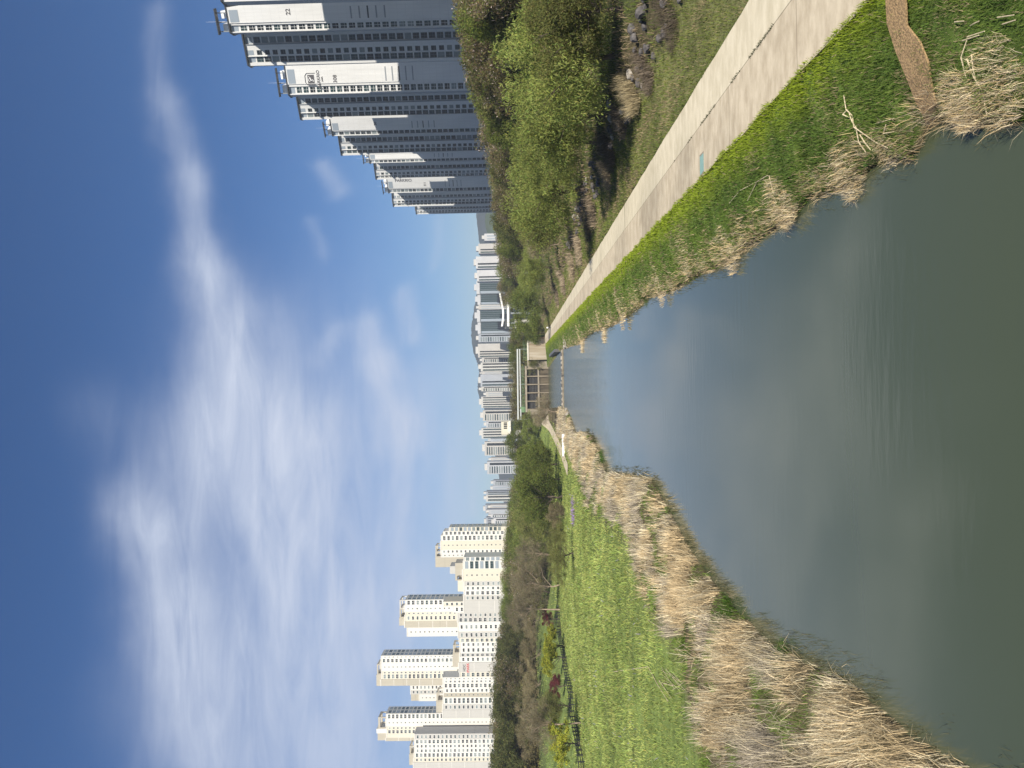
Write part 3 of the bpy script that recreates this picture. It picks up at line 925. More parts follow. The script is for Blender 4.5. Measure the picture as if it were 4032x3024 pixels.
# evergreen belt on the left dike
prof_y = [1700, 1760, 1800, 1890, 1950, 2080, 2150, 2250, 2350, 2450, 2550, 2650, 2750, 2900, 3024, 3150]
prof_x = [1975, 1972, 2012, 2014, 1992, 1976, 1970, 1962, 1955, 1956, 1932, 1924, 1917, 1916, 1905, 1890]
yy, i = 1905, 0
LBL_L = {'dark': 'dark evergreen tree in the belt on the left dike', 'mixed': 'brown budding tree in the belt on the left dike',
         'green': 'green tree in the belt on the left dike'}
while yy < 3130:
    Xc = -94 - (i % 3) * 4
    for kx in range(2):
        Xq = Xc - kx * 9
        Yd = min(-Xq * FPX / (yy + kx * 18 - 1512), 285 + kx * 22)
        p = PY(2000, yy + kx * 18, Yd)
        zg = height(p.x, p.y)
        topx = np.interp(yy, prof_y, prof_x) + random.uniform(-5, 12)
        H = max(5.0, PY(topx, yy, Yd).z - zg)
        k = ('dark' if yy > 2420 else ('mixed' if (i + kx) % 3 == 0 else 'green'))
        if yy > 2420 and (i + kx) % 5 == 4:
            k = 'mixed'
        tree('dike_tree', k, H * random.uniform(.7, .9), H, (p.x, p.y, zg), LBL_L[k], 'tree', LBL_L[k].replace(' tree ', ' trees '), seed=random.randrange(3), low=.02)
    yy += 26 + (yy - 1905) * .02
    i += 1
# undergrowth closing the foot of both tree belts
def undergrowth(name, n, y0, y1, fx, hh, label):
    Y = RNG.uniform(y0, y1, n); X = np.array([fx(v) for v in Y])
    Z = HV(X, Y) + RNG.random(n) ** 1.3 * hh * (.5 + vnoise(X, Y, 6.0))
    k = vnoise(X, Y, 5.0)[:, None]
    C = (np.array((.095, .10, .03)) * k + np.array((.075, .055, .03)) * (1 - k)) * RNG.uniform(.5, 1.4, (n, 1))
    me = leaf_soup(name, np.stack([X, Y, Z], 1), RNG.normal(size=(n, 3)), RNG.uniform(.5, 1.1, n), RNG.uniform(.2, .5, n), C, M['leaf'])
    tag(link(name, me), label, 'undergrowth', None, 'stuff')


undergrowth('dike_undergrowth', 26000, 135, 330, lambda v: -RNG.uniform(89, 108), 3.6, 'dark undergrowth at the foot of the tree belt on the left dike')
undergrowth('canal_undergrowth', 9000, 362, 385, lambda v: RNG.uniform(-26, 26), 7.5, 'bushes hiding the foot of the skyline behind the floodgate')
undergrowth('crest_undergrowth', 14000, 70, 330, lambda v: PATH_DX * v + RNG.uniform(38, 52), 3.2, 'dark undergrowth at the foot of the tree row on the right crest')
# trees around and beyond the floodgate
for (b, tp, w_, k, lb, z) in (((2075, 1330), 1992, 60, 'mixed', 'brown tree above the right end of the retaining wall', 7.2), ((2075, 1385), 1990, 75, 'green', 'green tree behind the retaining wall', 7.2),
                              ((2060, 1440), 1988, 70, 'olive', 'olive tree above the right bays of the floodgate', 7.2), ((2060, 1500), 1994, 85, 'mixed', 'brown tree above the middle bays of the floodgate', 7.2),
                              ((2060, 1560), 2000, 80, 'olive', 'dull olive tree above the left bays of the floodgate', 7.2), ((2060, 1622), 1996, 75, 'mixed', 'brown tree left of the floodgate, before the beige block', 7.2),
                              ((2130, 1690), 2042, 85, 'green', 'dark green tree on rising ground left of the floodgate', None),
                              ((2110, 1745), 1974, 95, 'green', 'tall green tree left of the beige block', 6.0), ((2110, 1790), 2006, 90, 'mixed', 'brown tree behind the gravel track', 6.0),
                              ((2100, 1850), 2010, 100, 'bare', 'grey bare tree behind the leafy green tree', 6.0)):
    if z is None:
        p = PT(*b)
    else:
        p = PY(2040, b[1], 372 if b[1] < 1640 else 330)
        p.z = height(p.x, p.y)
    H = PY(tp, b[1], p.y).z - p.z
    tree('canal_tree', k, w_ * 1.35 * p.y / FPX, H, p, lb, 'tree', None, seed=random.randrange(3), low=.0)
px_tree('weeping_willow', 'olive', (2152, 1432), 2058, 66, 'pale weeping willow hanging between retaining wall and floodgate', 'tree', None, seed=1, low=.0)
px_tree('bare_shrub', 'bare', (2194, 1618), 2074, 135, 'dark brown leafless bush at left end of the weir', 'shrub', None, seed=3, low=.02)


# ------------------------------------------------------------------ dry clumps, rocks, sticks
def clump(name, p, W, H, n, label, cat, cols=((.64, .48, .26), (.76, .65, .43), (.42, .35, .26)), up=.6, group=None, ang0=None):
    a = RNG.uniform(0, 6.28, n); r = RNG.random(n) ** .6 * W * .5
    P = np.stack([np.cos(a) * r, np.sin(a) * r, np.full(n, -.03)], 1)
    for q in range(n):
        P[q, 2] = height(p[0] + P[q, 0], p[1] + P[q, 1]) - p[2] - .03
    P[:, 2] = np.maximum(P[:, 2], -.2)
    C = np.array(cols)[RNG.integers(0, len(cols), n)] * RNG.uniform(.6, 1.25, (n, 1))
    lean = np.abs(RNG.normal(up, .5, n))
    ang = RNG.uniform(0, 6.28, n) if ang0 is None else ang0 + RNG.normal(0, 1.25, n)
    d = max(1, p[1] / 18)
    me = blades(name, P, RNG.uniform(.4, 1.1, n) * H, .0075 * d * RNG.uniform(.5, 1.5, n), lean, ang, C, M['reed'], 1.1, lean * 1.4)
    return tag(link(name, me, None, p), label, cat, group)


G_R = 'dry reed clumps at the right water edge'
for (x, y, W, H, n, lb, up, a0) in (
        (3800, 400, 1.15, 0.40, 1700, 'largest straw reed clump, hanging over the water by the coir mat', .8, 1.3),
        (3950, 320, 1.6, 0.36, 1105, 'greyish dry reed clump at the bottom right corner, beside the largest clump', .9, 1.6),
        (3345, 690, 1.5, 0.43, 765, 'fan of dry reeds at the water edge beyond the coir mat', 1.0, 3.0),
        (3490, 590, 1.0, 0.29, 357, 'thin short dry reed clump next to the coir mat end', .9, 3.0),
        (3090, 800, 1.9, 0.50, 850, 'wide tangled reed clump with long bent stalks', 1.0, 2.4),
        (2880, 985, 2.2, 0.31, 748, 'round thick straw clump at mid bank, overhanging water', .7, 3.2),
        (2700, 1010, 2.4, 0.33, 476, 'upright tan clump standing away from the water at mid bank', .6, 3.6),
        (2600, 1120, 2.9, 0.33, 612, 'small tan clump by a dark green tuft', .8, 3.0),
        (2450, 1215, 4.0, 0.38, 612, 'two toned straw clump on the far right bank', .7, 3.0),
        (2375, 1285, 4.2, 0.43, 612, 'tall straw clump near the far bend of right bank', .5, 3.0),
        (2290, 1335, 4.6, 0.48, 612, 'last pale straw clump beside the weir stones', .6, 3.0)):
    clump('reed_clump', PT(x, y), W, H, n, lb, 'reeds', up=up, group=G_R, ang0=a0)
G_T = 'dry tussocks along the boulder line'
for (x, y, W, H, n, lb, cols) in (
        (2500, 372, 2.6, 1.3, 1500, 'brightest upright straw tussock above pale boulders, below the pale green willow', ((.50, .42, .26), (.40, .33, .2))),
        (2560, 290, 2.4, 1.0, 900, 'grey brown tussock right of the brightest straw tussock', ((.25, .2, .15), (.18, .145, .11))),
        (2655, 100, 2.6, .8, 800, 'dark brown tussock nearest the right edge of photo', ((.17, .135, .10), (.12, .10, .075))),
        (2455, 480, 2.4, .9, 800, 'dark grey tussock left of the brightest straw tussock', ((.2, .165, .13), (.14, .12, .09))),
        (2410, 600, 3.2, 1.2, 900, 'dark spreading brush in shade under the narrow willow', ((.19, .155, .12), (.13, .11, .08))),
        (2400, 690, 2.6, 1.0, 900, 'pale straw tussock beside the shaded brush', ((.46, .37, .24), (.33, .27, .18))),
        (2345, 830, 3.6, 1.2, 900, 'wide straw tussock below the broad round willow', ((.44, .35, .24), (.3, .24, .17))),
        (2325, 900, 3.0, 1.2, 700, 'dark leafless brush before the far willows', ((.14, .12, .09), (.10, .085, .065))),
        (2290, 985, 4.2, 1.3, 1000, 'long pale straw tussock below leafless shrub', ((.46, .37, .25), (.34, .28, .2))),
        (2262, 1050, 4.5, 1.4, 1000, 'pale straw tussock below the small forked willow', ((.44, .35, .24), (.33, .27, .18))),
        (2225, 1110, 5.0, 1.4, 1000, 'straw tussock before the dense rounded tree', ((.42, .34, .24), (.3, .24, .17))),
        (2200, 1165, 5.0, 1.3, 900, 'farthest tan tussock beside the path end', ((.42, .34, .24), (.3, .24, .17)))):
    clump('dry_tussock', PT(x, y), W, H, n, lb, 'dry grass', cols, .55, G_T, 3.4)
# green tufts standing at the water
for (x, y, W, H, n, lb) in ((3520, 640, .5, .25, 250, 'green tuft standing in water off the bank near the mat'), (3245, 790, .4, .25, 180, 'small green tuft floating off the right bank'),
                            (2575, 1175, 1.2, .6, 400, 'dark green tuft jutting into the water at mid right bank'),
                            (2378, 1815, 3.0, .7, 500, 'dark green patch at the tip of the left reed belt'), (2860, 2415, 1.6, .55, 500, 'dark green tuft inside the left reed belt'),
                            (3085, 2600, 1.5, .5, 500, 'wide green tuft at the left water edge near the bottom')):
    clump('grass_tuft', PT(x, y), W, H, n, lb, 'grass tuft', ((.07, .13, .02), (.04, .08, .015)), .5)
# violet flowers
p = PT(2262, 2010)
clump('flower_patch', p, 5.5, .8, 700, 'patch of violet flowers under the brown round shrub', 'flowers', ((.42, .28, .58), (.34, .22, .50), (.10, .14, .04)), .4)


def rock_mesh(seed, material):
    rnd = random.Random(seed)
    import bmesh
    bm = bmesh.new()
    bmesh.ops.create_icosphere(bm, subdivisions=2, radius=.5)
    ax = [Vector((rnd.gauss(0, 1), rnd.gauss(0, 1), rnd.gauss(0, 1))).normalized() for _ in range(9)]
    lim = [rnd.uniform(.28, .45) for _ in ax]
    for v in bm.verts:
        for a, l in zip(ax, lim):
            dd = v.co.dot(a)
            if dd > l:
                v.co -= a * (dd - l)
        v.co *= rnd.uniform(.96, 1.04)
    me = bpy.data.meshes.new('boulder')
    bm.to_mesh(me)
    bm.free()
    me.materials.append(material)
    return me


ROCKS = [rock_mesh(i, M['rock']) for i in range(6)]
ROCKP = [rock_mesh(i + 20, M['rock_pale']) for i in range(4)]
Yr = 27.0
i = 0
while Yr < 120:
    for q in range(3):
        if random.random() < .2 and Yr > 45:
            continue
        X = PATH_DX * Yr + random.uniform(16.6, 18.9)
        s = random.uniform(.4, .85)
        pale = Yr > 45 and random.random() < .2
        o = link('boulder', random.choice(ROCKP if pale else ROCKS), None, (X, Yr + random.uniform(-.5, .5), height(X, Yr) + .12 * s), random.uniform(0, 6))
        o.scale = (s, s * random.uniform(.7, 1.1), s * random.uniform(.6, .9))
        tag(o, 'pale boulder along the foot of the right embankment' if pale else 'grey angular boulder along the foot of the right embankment', 'boulder',
            'pale boulders at the embankment foot' if pale else 'grey boulders at the embankment foot')
    Yr += .8 + Yr * .012
    i += 1


def stick_bunch(name, segs, label, cat='dead stalk', r=.014, group=None):
    """dead branch laid out by its bends as seen in the photograph, resting on the bank"""
    mb = MB()
    b = PT(*segs[0][0])
    for line in segs:
        pts = []
        for k, (x, y) in enumerate(line):
            q = PT(x, y)
            pts.append(q - b + Vector((0, 0, .06 + .05 * (k % 2))))
        for a, c in zip(pts[:-1], pts[1:]):
            mb.tube(a, c, r, r * .75, 5)
    o = mb.build(name, M['straw_stick'], None, b)
    return tag(o, label, cat, group)


stick_bunch('dead_branch', [[(3335, 375), (3352, 430), (3370, 455), (3385, 500), (3460, 560), (3520, 582)], [(3352, 430), (3340, 450), (3365, 465)], [(3385, 500), (3400, 560), (3420, 600)],
                            [(3385, 500), (3378, 480), (3360, 440)], [(3400, 530), (3430, 560), (3440, 590)]], 'pale forked dead branch lying on the green right bank', 'branch', .016)
stick_bunch('dead_branch', [[(3830, 150), (3815, 225), (3830, 330), (3850, 400)], [(3825, 230), (3865, 300), (3890, 360), (3915, 460)], [(3850, 215), (3858, 270), (3870, 340)]],
            'long pale reed stalks standing above the largest reed clump', 'branch', .013)
stick_bunch('dead_branch', [[(3950, 68), (4031, 58)], [(3780, 86), (3822, 82)], [(3835, 100), (3890, 82)], [(3805, 160), (3880, 138)], [(3825, 145), (3905, 122)], [(3970, 95), (4031, 78)]],
            'scattered short straw stalks on the grass at the bottom right', 'branch', .012)
stick_bunch('dead_branch', [[(2880, 800), (2925, 750), (2990, 715), (3040, 690)], [(2990, 715), (2960, 790)], [(3040, 690), (3060, 760), (3110, 780)]],
            'long bent stalks arching over the wide tangled clump', 'branch', .014)
stick_bunch('dead_branch', [[(3460, 486), (3545, 465)], [(3500, 490), (3505, 525), (3545, 518)]], 'thin yellow stalk lying on grass near the water', 'branch', .012)
stick_bunch('dead_branch', [[(2420, 2645), (2560, 2625), (2590, 2690), (2640, 2760)], [(2600, 2680), (2655, 2750)], [(2600, 2685), (2660, 2700)]],
            'pale forked twig poking from the meadow on the left', 'branch', .03)
# reeds with bare stalks leaning across the left reed belt
for k, (x, y) in enumerate(((2690, 2700), (2760, 2600), (3010, 2950), (3120, 2985), (2900, 2870), (3250, 2960), (2560, 2330), (2640, 2480))):
    segs = []
    for q in range(9):
        a = random.uniform(-1, 1)
        segs.append([(x + random.uniform(-30, 30), y + random.uniform(-20, 20)), (x - random.uniform(20, 90), y - random.uniform(-40, 90))])
    stick_bunch('reed_stalks', segs, 'pale bare stalks leaning out of the left reed belt', 'reeds', .012, 'stalk bunches in the left reed belt')


# coir mat on the right bank
def coir():
    px = [(3516, -40), (3591, -40), (3602, 98), (3651, 162), (3681, 244), (3700, 338), (3690, 395), (3722, 406), (3726, 478), (3678, 504), (3659, 444), (3610, 320), (3553, 199), (3520, 90)]
    L_ = [px[0]] + px[:-8:-1]
    left = [(3516, -40), (3520, 90), (3553, 199), (3610, 320), (3640, 400), (3659, 444), (3676, 500)]
    right = [(3591, -40), (3602, 98), (3651, 162), (3681, 244), (3700, 338), (3715, 410), (3726, 474)]
    V, F = [], []
    for (a, b) in zip(left, right):
        for t in np.linspace(0, 1, 5):
            x, y = a[0] + (b[0] - a[0]) * t + random.uniform(-4, 4), a[1] + (b[1] - a[1]) * t
            q = PT(x, y)
            V.append((q.x, q.y, q.z + .10))
    n = 5
    for j in range(len(left) - 1):
        for i_ in range(n - 1):
            F.append((j * n + i_, j * n + i_ + 1, (j + 1) * n + i_ + 1, (j + 1) * n + i_))
    bb = Vector(V[0])
    V = [Vector(v) - bb for v in V]
    mb = MB().add(V, F)
    o = mb.build('coir_mat', M['coir'], None, bb)
    md = o.modifiers.new('sub', 'SUBSURF'); md.levels = 2; md.render_levels = 2; md.subdivision_type = 'SIMPLE'
    sd = o.modifiers.new('thick', 'SOLIDIFY'); sd.thickness = .04
    tag(o, 'brown coir mat laid down the grassy bank to the water', 'mat')


coir()

# teal inspection cover on the path
cv = [PZ(x, y, PATH_Z + .03) for x, y in ((2757, 618), (2770.5, 603), (2772, 672), (2758.5, 692))]
cc = sum(cv, Vector()) / 4
cvr = thing('drain_cover', 'teal painted drain cover set in the tan strip of the path', 'drain cover', cc)
mb = MB(); mb.add([v - cc + Vector((0, 0, .022)) for v in cv] + [v - cc for v in cv], [(0, 3, 2, 1), (0, 1, 5, 4), (1, 2, 6, 5), (2, 3, 7, 6), (3, 0, 4, 7)])
mb.build('lid', M['teal_paint'], cvr)
mb = MB(); mb.add([(v - cc) * 1.22 + Vector((0, 0, .012)) for v in cv] + [(v - cc) * 1.22 - Vector((0, 0, .01)) for v in cv], [(0, 3, 2, 1), (0, 1, 5, 4), (1, 2, 6, 5), (2, 3, 7, 6), (3, 0, 4, 7)])
mb.build('rim', M['concrete'], cvr)

# weeds in the seam of the path
n = 1500
Y = np.exp(RNG.uniform(np.log(14), np.log(40), n)); Y = Y[(vnoise(Y, Y * 0, .9) > .52)]
n = len(Y)
X = PATH_DX * Y + PATH_S + RNG.normal(0, .03, n)
me = blades('seam_weeds', np.stack([X, Y, np.full(n, PATH_Z + .02)], 1), RNG.uniform(.04, .12, n), np.full(n, .016), RNG.uniform(.2, 1, n), RNG.uniform(0, 6.28, n),
            np.array((.05, .06, .025)) * RNG.uniform(.6, 1.4, (n, 1)), M['grass'])
tag(link('seam_weeds', me), 'small weeds growing in the joint of the path', 'weeds', None, 'stuff')


# ------------------------------------------------------------------ fence along the left meadow
def fence():
    pts = [PT(x, y) for x, y in ((2206, 2402), (2211, 2475), (2217, 2513), (2230, 2572), (2243, 2648), (2260, 2721), (2268, 2817), (2288, 2903), (2293, 2928), (2302, 2977), (2312, 3060))]
    pts.sort(key=lambda q: q.y)
    ysx = np.array([q.y for q in pts]); xsx = np.array([q.x for q in pts])
    y0, y1 = pts[0].y, pts[-1].y
    b = Vector((xsx[0], y0, height(xsx[0], y0)))
    t = thing('park_fence', 'long black post and rail fence along the back of the meadow', 'fence', b)
    yq = y0
    pos = []
    while yq <= y1:
        xq = float(np.interp(yq, ysx, xsx))
        pos.append(Vector((xq, yq, height(xq, yq))) - b)
        yq += 2.0
    for q in pos:
        MB().box(-.08, .08, -.08, .08, -.2, 1.2).build('post', M['dark_metal'], t, q)
    for zr in (.35, .70, 1.05):
        mb = MB()
        for a, c in zip(pos[:-1], pos[1:]):
            mb.tube(a + Vector((0, 0, zr)), c + Vector((0, 0, zr)), .065, .065, 5)
        mb.build('rail', M['dark_metal'], t)


fence()


# ------------------------------------------------------------------ windows shared by the towers
def window_mesh(w, h, frame, pane, mull=1, trans=1, open_=0):
    mb = MB()
    f = .10
    mb.box(-w / 2, w / 2, -.05, 0, 0, f, 0).box(-w / 2, w / 2, -.05, 0, h - f, h, 0)
    mb.box(-w / 2, -w / 2 + f, -.05, 0, f, h - f, 0).box(w / 2 - f, w / 2, -.05, 0, f, h - f, 0)
    for i_ in range(mull):
        x = -w / 2 + w * (i_ + 1) / (mull + 1)
        mb.box(x - f * .35, x + f * .35, -.045, 0, f, h - f, 0)
    if trans:
        mb.box(-w / 2 + f, w / 2 - f, -.04, 0, h * .38, h * .38 + .07, 0)
    mb.box(-w / 2 + f, w / 2 - f, -.02, .0, f, h - f, 1)
    return mb.mesh('window', [frame, pane])


WIN = {}


def win_variants(w, h, frame, panes, mull=1, trans=1):
    key = (round(w, 1), round(h, 1), frame.name, tuple(p.name for p in panes), mull, trans)
    if key not in WIN:
        WIN[key] = [window_mesh(w, h, frame, p, mull, trans) for p in panes]
    return WIN[key]


def text_mesh(body, size, material, bold=0.0, align='CENTER'):
    cu = bpy.data.curves.new('lettering', 'FONT')
    cu.body = body
    cu.size = size
    cu.extrude = .05
    cu.offset = bold
    cu.align_x = align
    cu.align_y = 'CENTER'
    o = bpy.data.objects.new('lettering', cu)
    COL.objects.link(o)
    dg = bpy.context.evaluated_depsgraph_get()
    me = bpy.data.meshes.new_from_object(o.evaluated_get(dg))
    bpy.data.objects.remove(o)
    me.materials.clear()
    me.materials.append(material)
    return me


class Wing:
    """one slab of a tower, its front between two roof corners seen in the photograph"""

    def __init__(s, root, Lp, Rp, H, z0, D):
        s.root, s.H, s.z0, s.D = root, H, z0, D
        s.L = Vector((Lp.x, Lp.y, 0))
        v = Vector((Rp.x - Lp.x, Rp.y - Lp.y, 0))
        s.W = v.length
        s.ex = v.normalized()
        s.ey = Vector((-s.ex.y, s.ex.x, 0))
        s.ang = math.atan2(s.ex.y, s.ex.x)
        s.o = s.L - Vector((root.location.x, root.location.y, 0))

    def at(s, a, t, z):
        q = s.o + s.ex * a + s.ey * t
        return Vector((q.x, q.y, z - s.root.location.z))

    def hit(s, x, y):
        d = ray(x, y)
        k = (s.L - CAM).dot(s.ey) / d.dot(s.ey)
        p = CAM + d * k
        return (p - s.L).dot(s.ex), p.z

    def put(s, mb, name, mats):
        return mb.build(name, mats, s.root, s.at(0, 0, s.root.location.z), s.ang)

    def obj(s, name, me, a, t, z, rot=None):
        o = link(name, me, s.root, s.at(a, t, z), s.ang)
        if rot:
            o.rotation_euler = (rot[0], rot[1], s.ang) if len(rot) == 2 else rot
        return o


PITCHZ = 2.85


class Tower:
    def __init__(s, name, label, cat, loc, group=None):
        s.root = thing(name, label, cat, loc, 0, group)
        s.n = 0
        s.rest = MB()
        s.rmats = []

    def window(s, wing, a, t, z, variants, rot=None):
        me = random.choice(variants)
        if s.n < 98:
            wing.obj('window', me, a, t, z)
            s.n += 1
        else:
            base = wing.at(a, t, z)
            ca, sa = math.cos(wing.ang), math.sin(wing.ang)
            vs = [(base.x + v.co.x * ca - v.co.y * sa, base.y + v.co.x * sa + v.co.y * ca, base.z + v.co.z) for v in me.vertices]
            for pm in me.materials:
                if pm not in s.rmats:
                    s.rmats.append(pm)
            for p in me.polygons:
                s.rest.add([vs[i_] for i_ in p.vertices], [tuple(range(len(p.vertices)))], s.rmats.index(me.materials[p.material_index]))

    def finish(s):
        if s.rest.f:
            o = s.rest.build('window', s.rmats, s.root)
            o['kind'] = 'stuff'


# ------------------------------------------------------------------ grey towers on the right
ROOF = 108.0


def grey_tower(label, A, B, extra=26, signs=None, shade_slab=None, ROOF=108.0):
    """A and B: roof corners (left, right) of the front end slab and of the slab behind it"""
    first = A or B
    l0 = PZ(*first[0], ROOF)
    T = Tower('apartment_tower', label, 'tower', (l0.x, l0.y, 5.0), 'grey and white towers right of the stream')
    root = T.root
    glass = [M['glass_dark'], M['glass_dark'], M['glass_dark'], M['glass_teal'], M['glass_teal'], M['glass_curtain']]
    zmin = 28.0
    out = {}
    for tagc, pts in (('A', A), ('B', B)):
        if not pts:
            continue
        Lp, Rp = PZ(*pts[0], ROOF), PZ(*pts[1], ROOF)
        w = Wing(root, Lp, Rp, ROOF, 4.0, 13.0)
        out[tagc] = w
        W, H, D = w.W, w.H - 5.0, w.D
        rec = .55
        mb = MB()
        z0 = -1
        if tagc == 'A':
            c1, c2, c3 = W * .10, W * .38, W * .46      # chamfer, window bay, pier; the blank end wall fills the rest
            mb.prism([(0, 3.0), (c1, 0), (c1, D), (0, D)], z0, H, 1)  # corner strip in darker grey, its shade put into the colour
            mb.box(c1, c1 + W * .035, 0, D, z0, H, 0)
            mb.box(c1 + W * .035, c2, rec, D, z0, H, 0)
            mb.box(c2, c3, 0, D, z0, H, 0)
            mb.box(c3, W + extra, -.35, D, z0, H, 0)
            if shade_slab:  # unseen slab added to throw shade on the next tower
                mb.box(shade_slab[0], shade_slab[1], shade_slab[2], shade_slab[3], z0, H - .5, 0)
            bays = [(c1 + W * .035, c2, rec, .90, 1, 2.35)]
        else:
            q = lambda t: W * (1 - t)
            mb.prism([(0, 3.4), (q(.92), 0), (q(.92), D), (0, D)], z0, H, 1)  # grey corner strip, shade again carried by the colour
            mb.box(q(.92), q(.83), 0, D, z0, H, 0)
            mb.box(q(.83), q(.635), rec, D, z0, H, 0)
            mb.box(q(.635), q(.615), -.2, D, z0, H, 0)
            mb.box(q(.615), q(.28), 0, D, z0, H, 0)
            mb.box(q(.28), q(.255), -.25, D, z0, H, 2)
            mb.box(q(.255), q(0) + (3 if A else extra), rec, D, z0, H, 0)
            bays = [(q(.83), q(.635), rec, .93, 1, 2.5), (q(.60), q(.43), 0, .9, 0, 1.85), (q(.24), q(.03), rec, .90, 1, 2.4)]
        w.put(mb, 'wall', [M['panel_white'], M['panel_grey'], M['trim_grey']])
        # roof edge and sky-blue parapet panels
        cap = MB().prism([(-.4, 3.0), (W * .09, -.5), (W + (extra if tagc == 'A' or not A else 3), -.6), (W + (extra if tagc == 'A' or not A else 3), D + .3), (-.4, D + .3)], H + .003, H + .45)
        w.put(cap, 'roof_edge', M['dark_metal'])
        for (a0, a1, tt, fr, mu, hh) in bays:
            MB().box(a0 + .1, a1 - .1, tt - .04, tt - .003, H - 2.6, H - .15).build('parapet_panel', M['glass_pale'], root, w.at(0, 0, 5.0), w.ang)
            var = win_variants((a1 - a0) * fr, hh, M['trim_grey'] if random.random() < .8 else M['trim_white'], glass, mu, 1)
            z = H - 5.6
            while z + 5 > zmin:
                T.window(w, (a0 + a1) / 2, tt - .006, z + 5.0, var)
                z -= PITCHZ
        if tagc == 'A':
            # narrow slots across the blank wall
            zz = 66.0
            for k in range(5):
                MB().box(c3 + .5, W - .2 + (extra if k == 2 else 0) * 0, -.40, -.353, zz - 5 - k * PITCHZ, zz - 5 + .5 - k * PITCHZ).build(
                    'wall_slot', M['dark_metal'] if k == 2 else M['trim_grey'], root, w.at(0, 0, 5.0), w.ang)
            MB().box(c3 + .3, W - .4, -.41, -.353, H - 3.6, H - .6).build('parapet_panel', M['glass_pale'], root, w.at(0, 0, 5.0), w.ang)
            if True:
                mb = MB().box(W * .04, W * 1.02, -.8, 1.3, H + 3.9, H + 4.25)
                w.put(mb, 'roof_canopy', M['dark_metal'])
                for a in (.15, .5, .85):
                    MB().tube((W * a, 0.5, H + .45), (W * a, .5, H + 3.9), .18, .18, 6).build('canopy_post', M['trim_grey'], root, w.at(0, 0, 5.0), w.ang)
                w.put(MB().box(W * .12, W * .42, 2.0, 8, H + .45, H + 3.0).box(W * .62, W * .9, 3, 8, H + .45, H + 3.3), 'plant_room', M['trim_white'])
                w.put(MB().tube((W * .5, 3, H + 2.4), (W * .5, 3, H + 9), .04, .02, 4), 'antenna', M['trim_white'])
        else:
            w.put(MB().box(W * .2, W * .8, 5, 11, H + .45, H + 1.6), 'plant_room', M['trim_grey'])
    if signs:
        w = out['A']
        for (body, cx, cy, hpx, kind) in signs:
            a, z = w.hit(cx, cy)
            dist = (w.L + w.ex * a).length
            size = hpx * dist / FPX / .70
            if kind == 'logo':
                s_ = size * .5
                lg = MB()
                lg.box(-s_ * .62, s_ * .62, -.06, 0, -s_ * .5, s_ * .5, 0)
                fr_ = [(-.85, -.68), (-.85, .62), (-.5, .9), (.5, .9), (.85, .62), (.85, -.68)]
                for (p0, p1) in zip(fr_[:-1], fr_[1:]):
                    lg.tube((p0[0] * s_, -.03, p0[1] * s_), (p1[0] * s_, -.03, p1[1] * s_), s_ * .05, s_ * .05, 4, 0)
                sw = [(-.42, -.30), (-.28, -.38), (-.12, -.32), (-.1, -.18), (-.25, -.12), (-.1, .0), (.15, .05), (.3, .22), (.42, .36)]
                for (p0, p1) in zip(sw[:-1], sw[1:]):
                    lg.tube((p0[0] * s_, -.08, p0[1] * s_), (p1[0] * s_, -.08, p1[1] * s_), s_ * .05, s_ * .05, 4, 1)
                pt = [(math.cos(u_) * .2 - .12, math.sin(u_) * .17 + .22) for u_ in np.linspace(0, 6.28, 13)]
                for (p0, p1) in zip(pt[:-1], pt[1:]):
                    lg.tube((p0[0] * s_, -.08, p0[1] * s_), (p1[0] * s_, -.08, p1[1] * s_), s_ * .045, s_ * .045, 4, 1)
                o = lg.build('emblem', [M['ink'], M['trim_white']], root, w.at(a, -.37, z), w.ang)
            else:
                me = text_mesh(body, size, M['ink'], size * .012)
                o = w.obj('lettering', me, a, -.40, z)
                o.rotation_euler = (math.pi / 2, 0 if kind != 'down' else math.pi / 2, w.ang)
    T.finish()
    return out


grey_tower('nearest grey white tower slab, cut by the right edge of the photo', None, [(879.8, 25), (838, -200)], 14, ROOF=97.0)
grey_tower('tall tower marked 22 on its white end wall, second from the right edge', [(912.4, 140.1), (892, 34.4)], [(982.9, 269.4), (957.6, 142)], 22,
           [('22', 1135, 46, 15, 't')])
grey_tower('tower with the dark emblem and number 308 on its white end wall', [(1140.7, 385.4), (1123.5, 269.6)], [(1187.7, 479.4), (1170.5, 386.3)], 24,
           [('', 1225, 311, 33, 'logo'), ('PARKRIO', 1255, 311, 10.5, 't'), ('JAMSIL', 1269, 311, 4.5, 't'), ('308', 1320, 310, 13, 't')], (-8, 12, 34, 46))
grey_tower('mostly shaded tower with a single digit 3 showing, left of tower 308', [(1312.7, 541.4), (1302, 481.7)], [(1346.8, 618.5), (1334.4, 542.5)], 26, [('30', 1478, 486, 10, 't')], (-14, 6, 50, 64))
grey_tower('narrow tower with only window columns showing, between tower 3 and tower 311', [(1457.3, 646.6), (1453, 605)], [(1482.5, 711.9), (1474.4, 654.6)], 20)
grey_tower('tower marked 311 with sideways lettering on its white wall', [(1532.4, 765.7), (1524.8, 713)], [(1550, 817.9), (1544.8, 769.8)], 20,
           [('PARKRIO', 1588, 710, 11, 'down'), ('311', 1673, 724, 8, 't')])
grey_tower('farthest and lowest grey tower at left end of the row', [(1627, 816), (1623, 770)], [(1640, 846.3), (1636.6, 817.9)], 20)  # its front slab is unseen, added to shade the slab behind


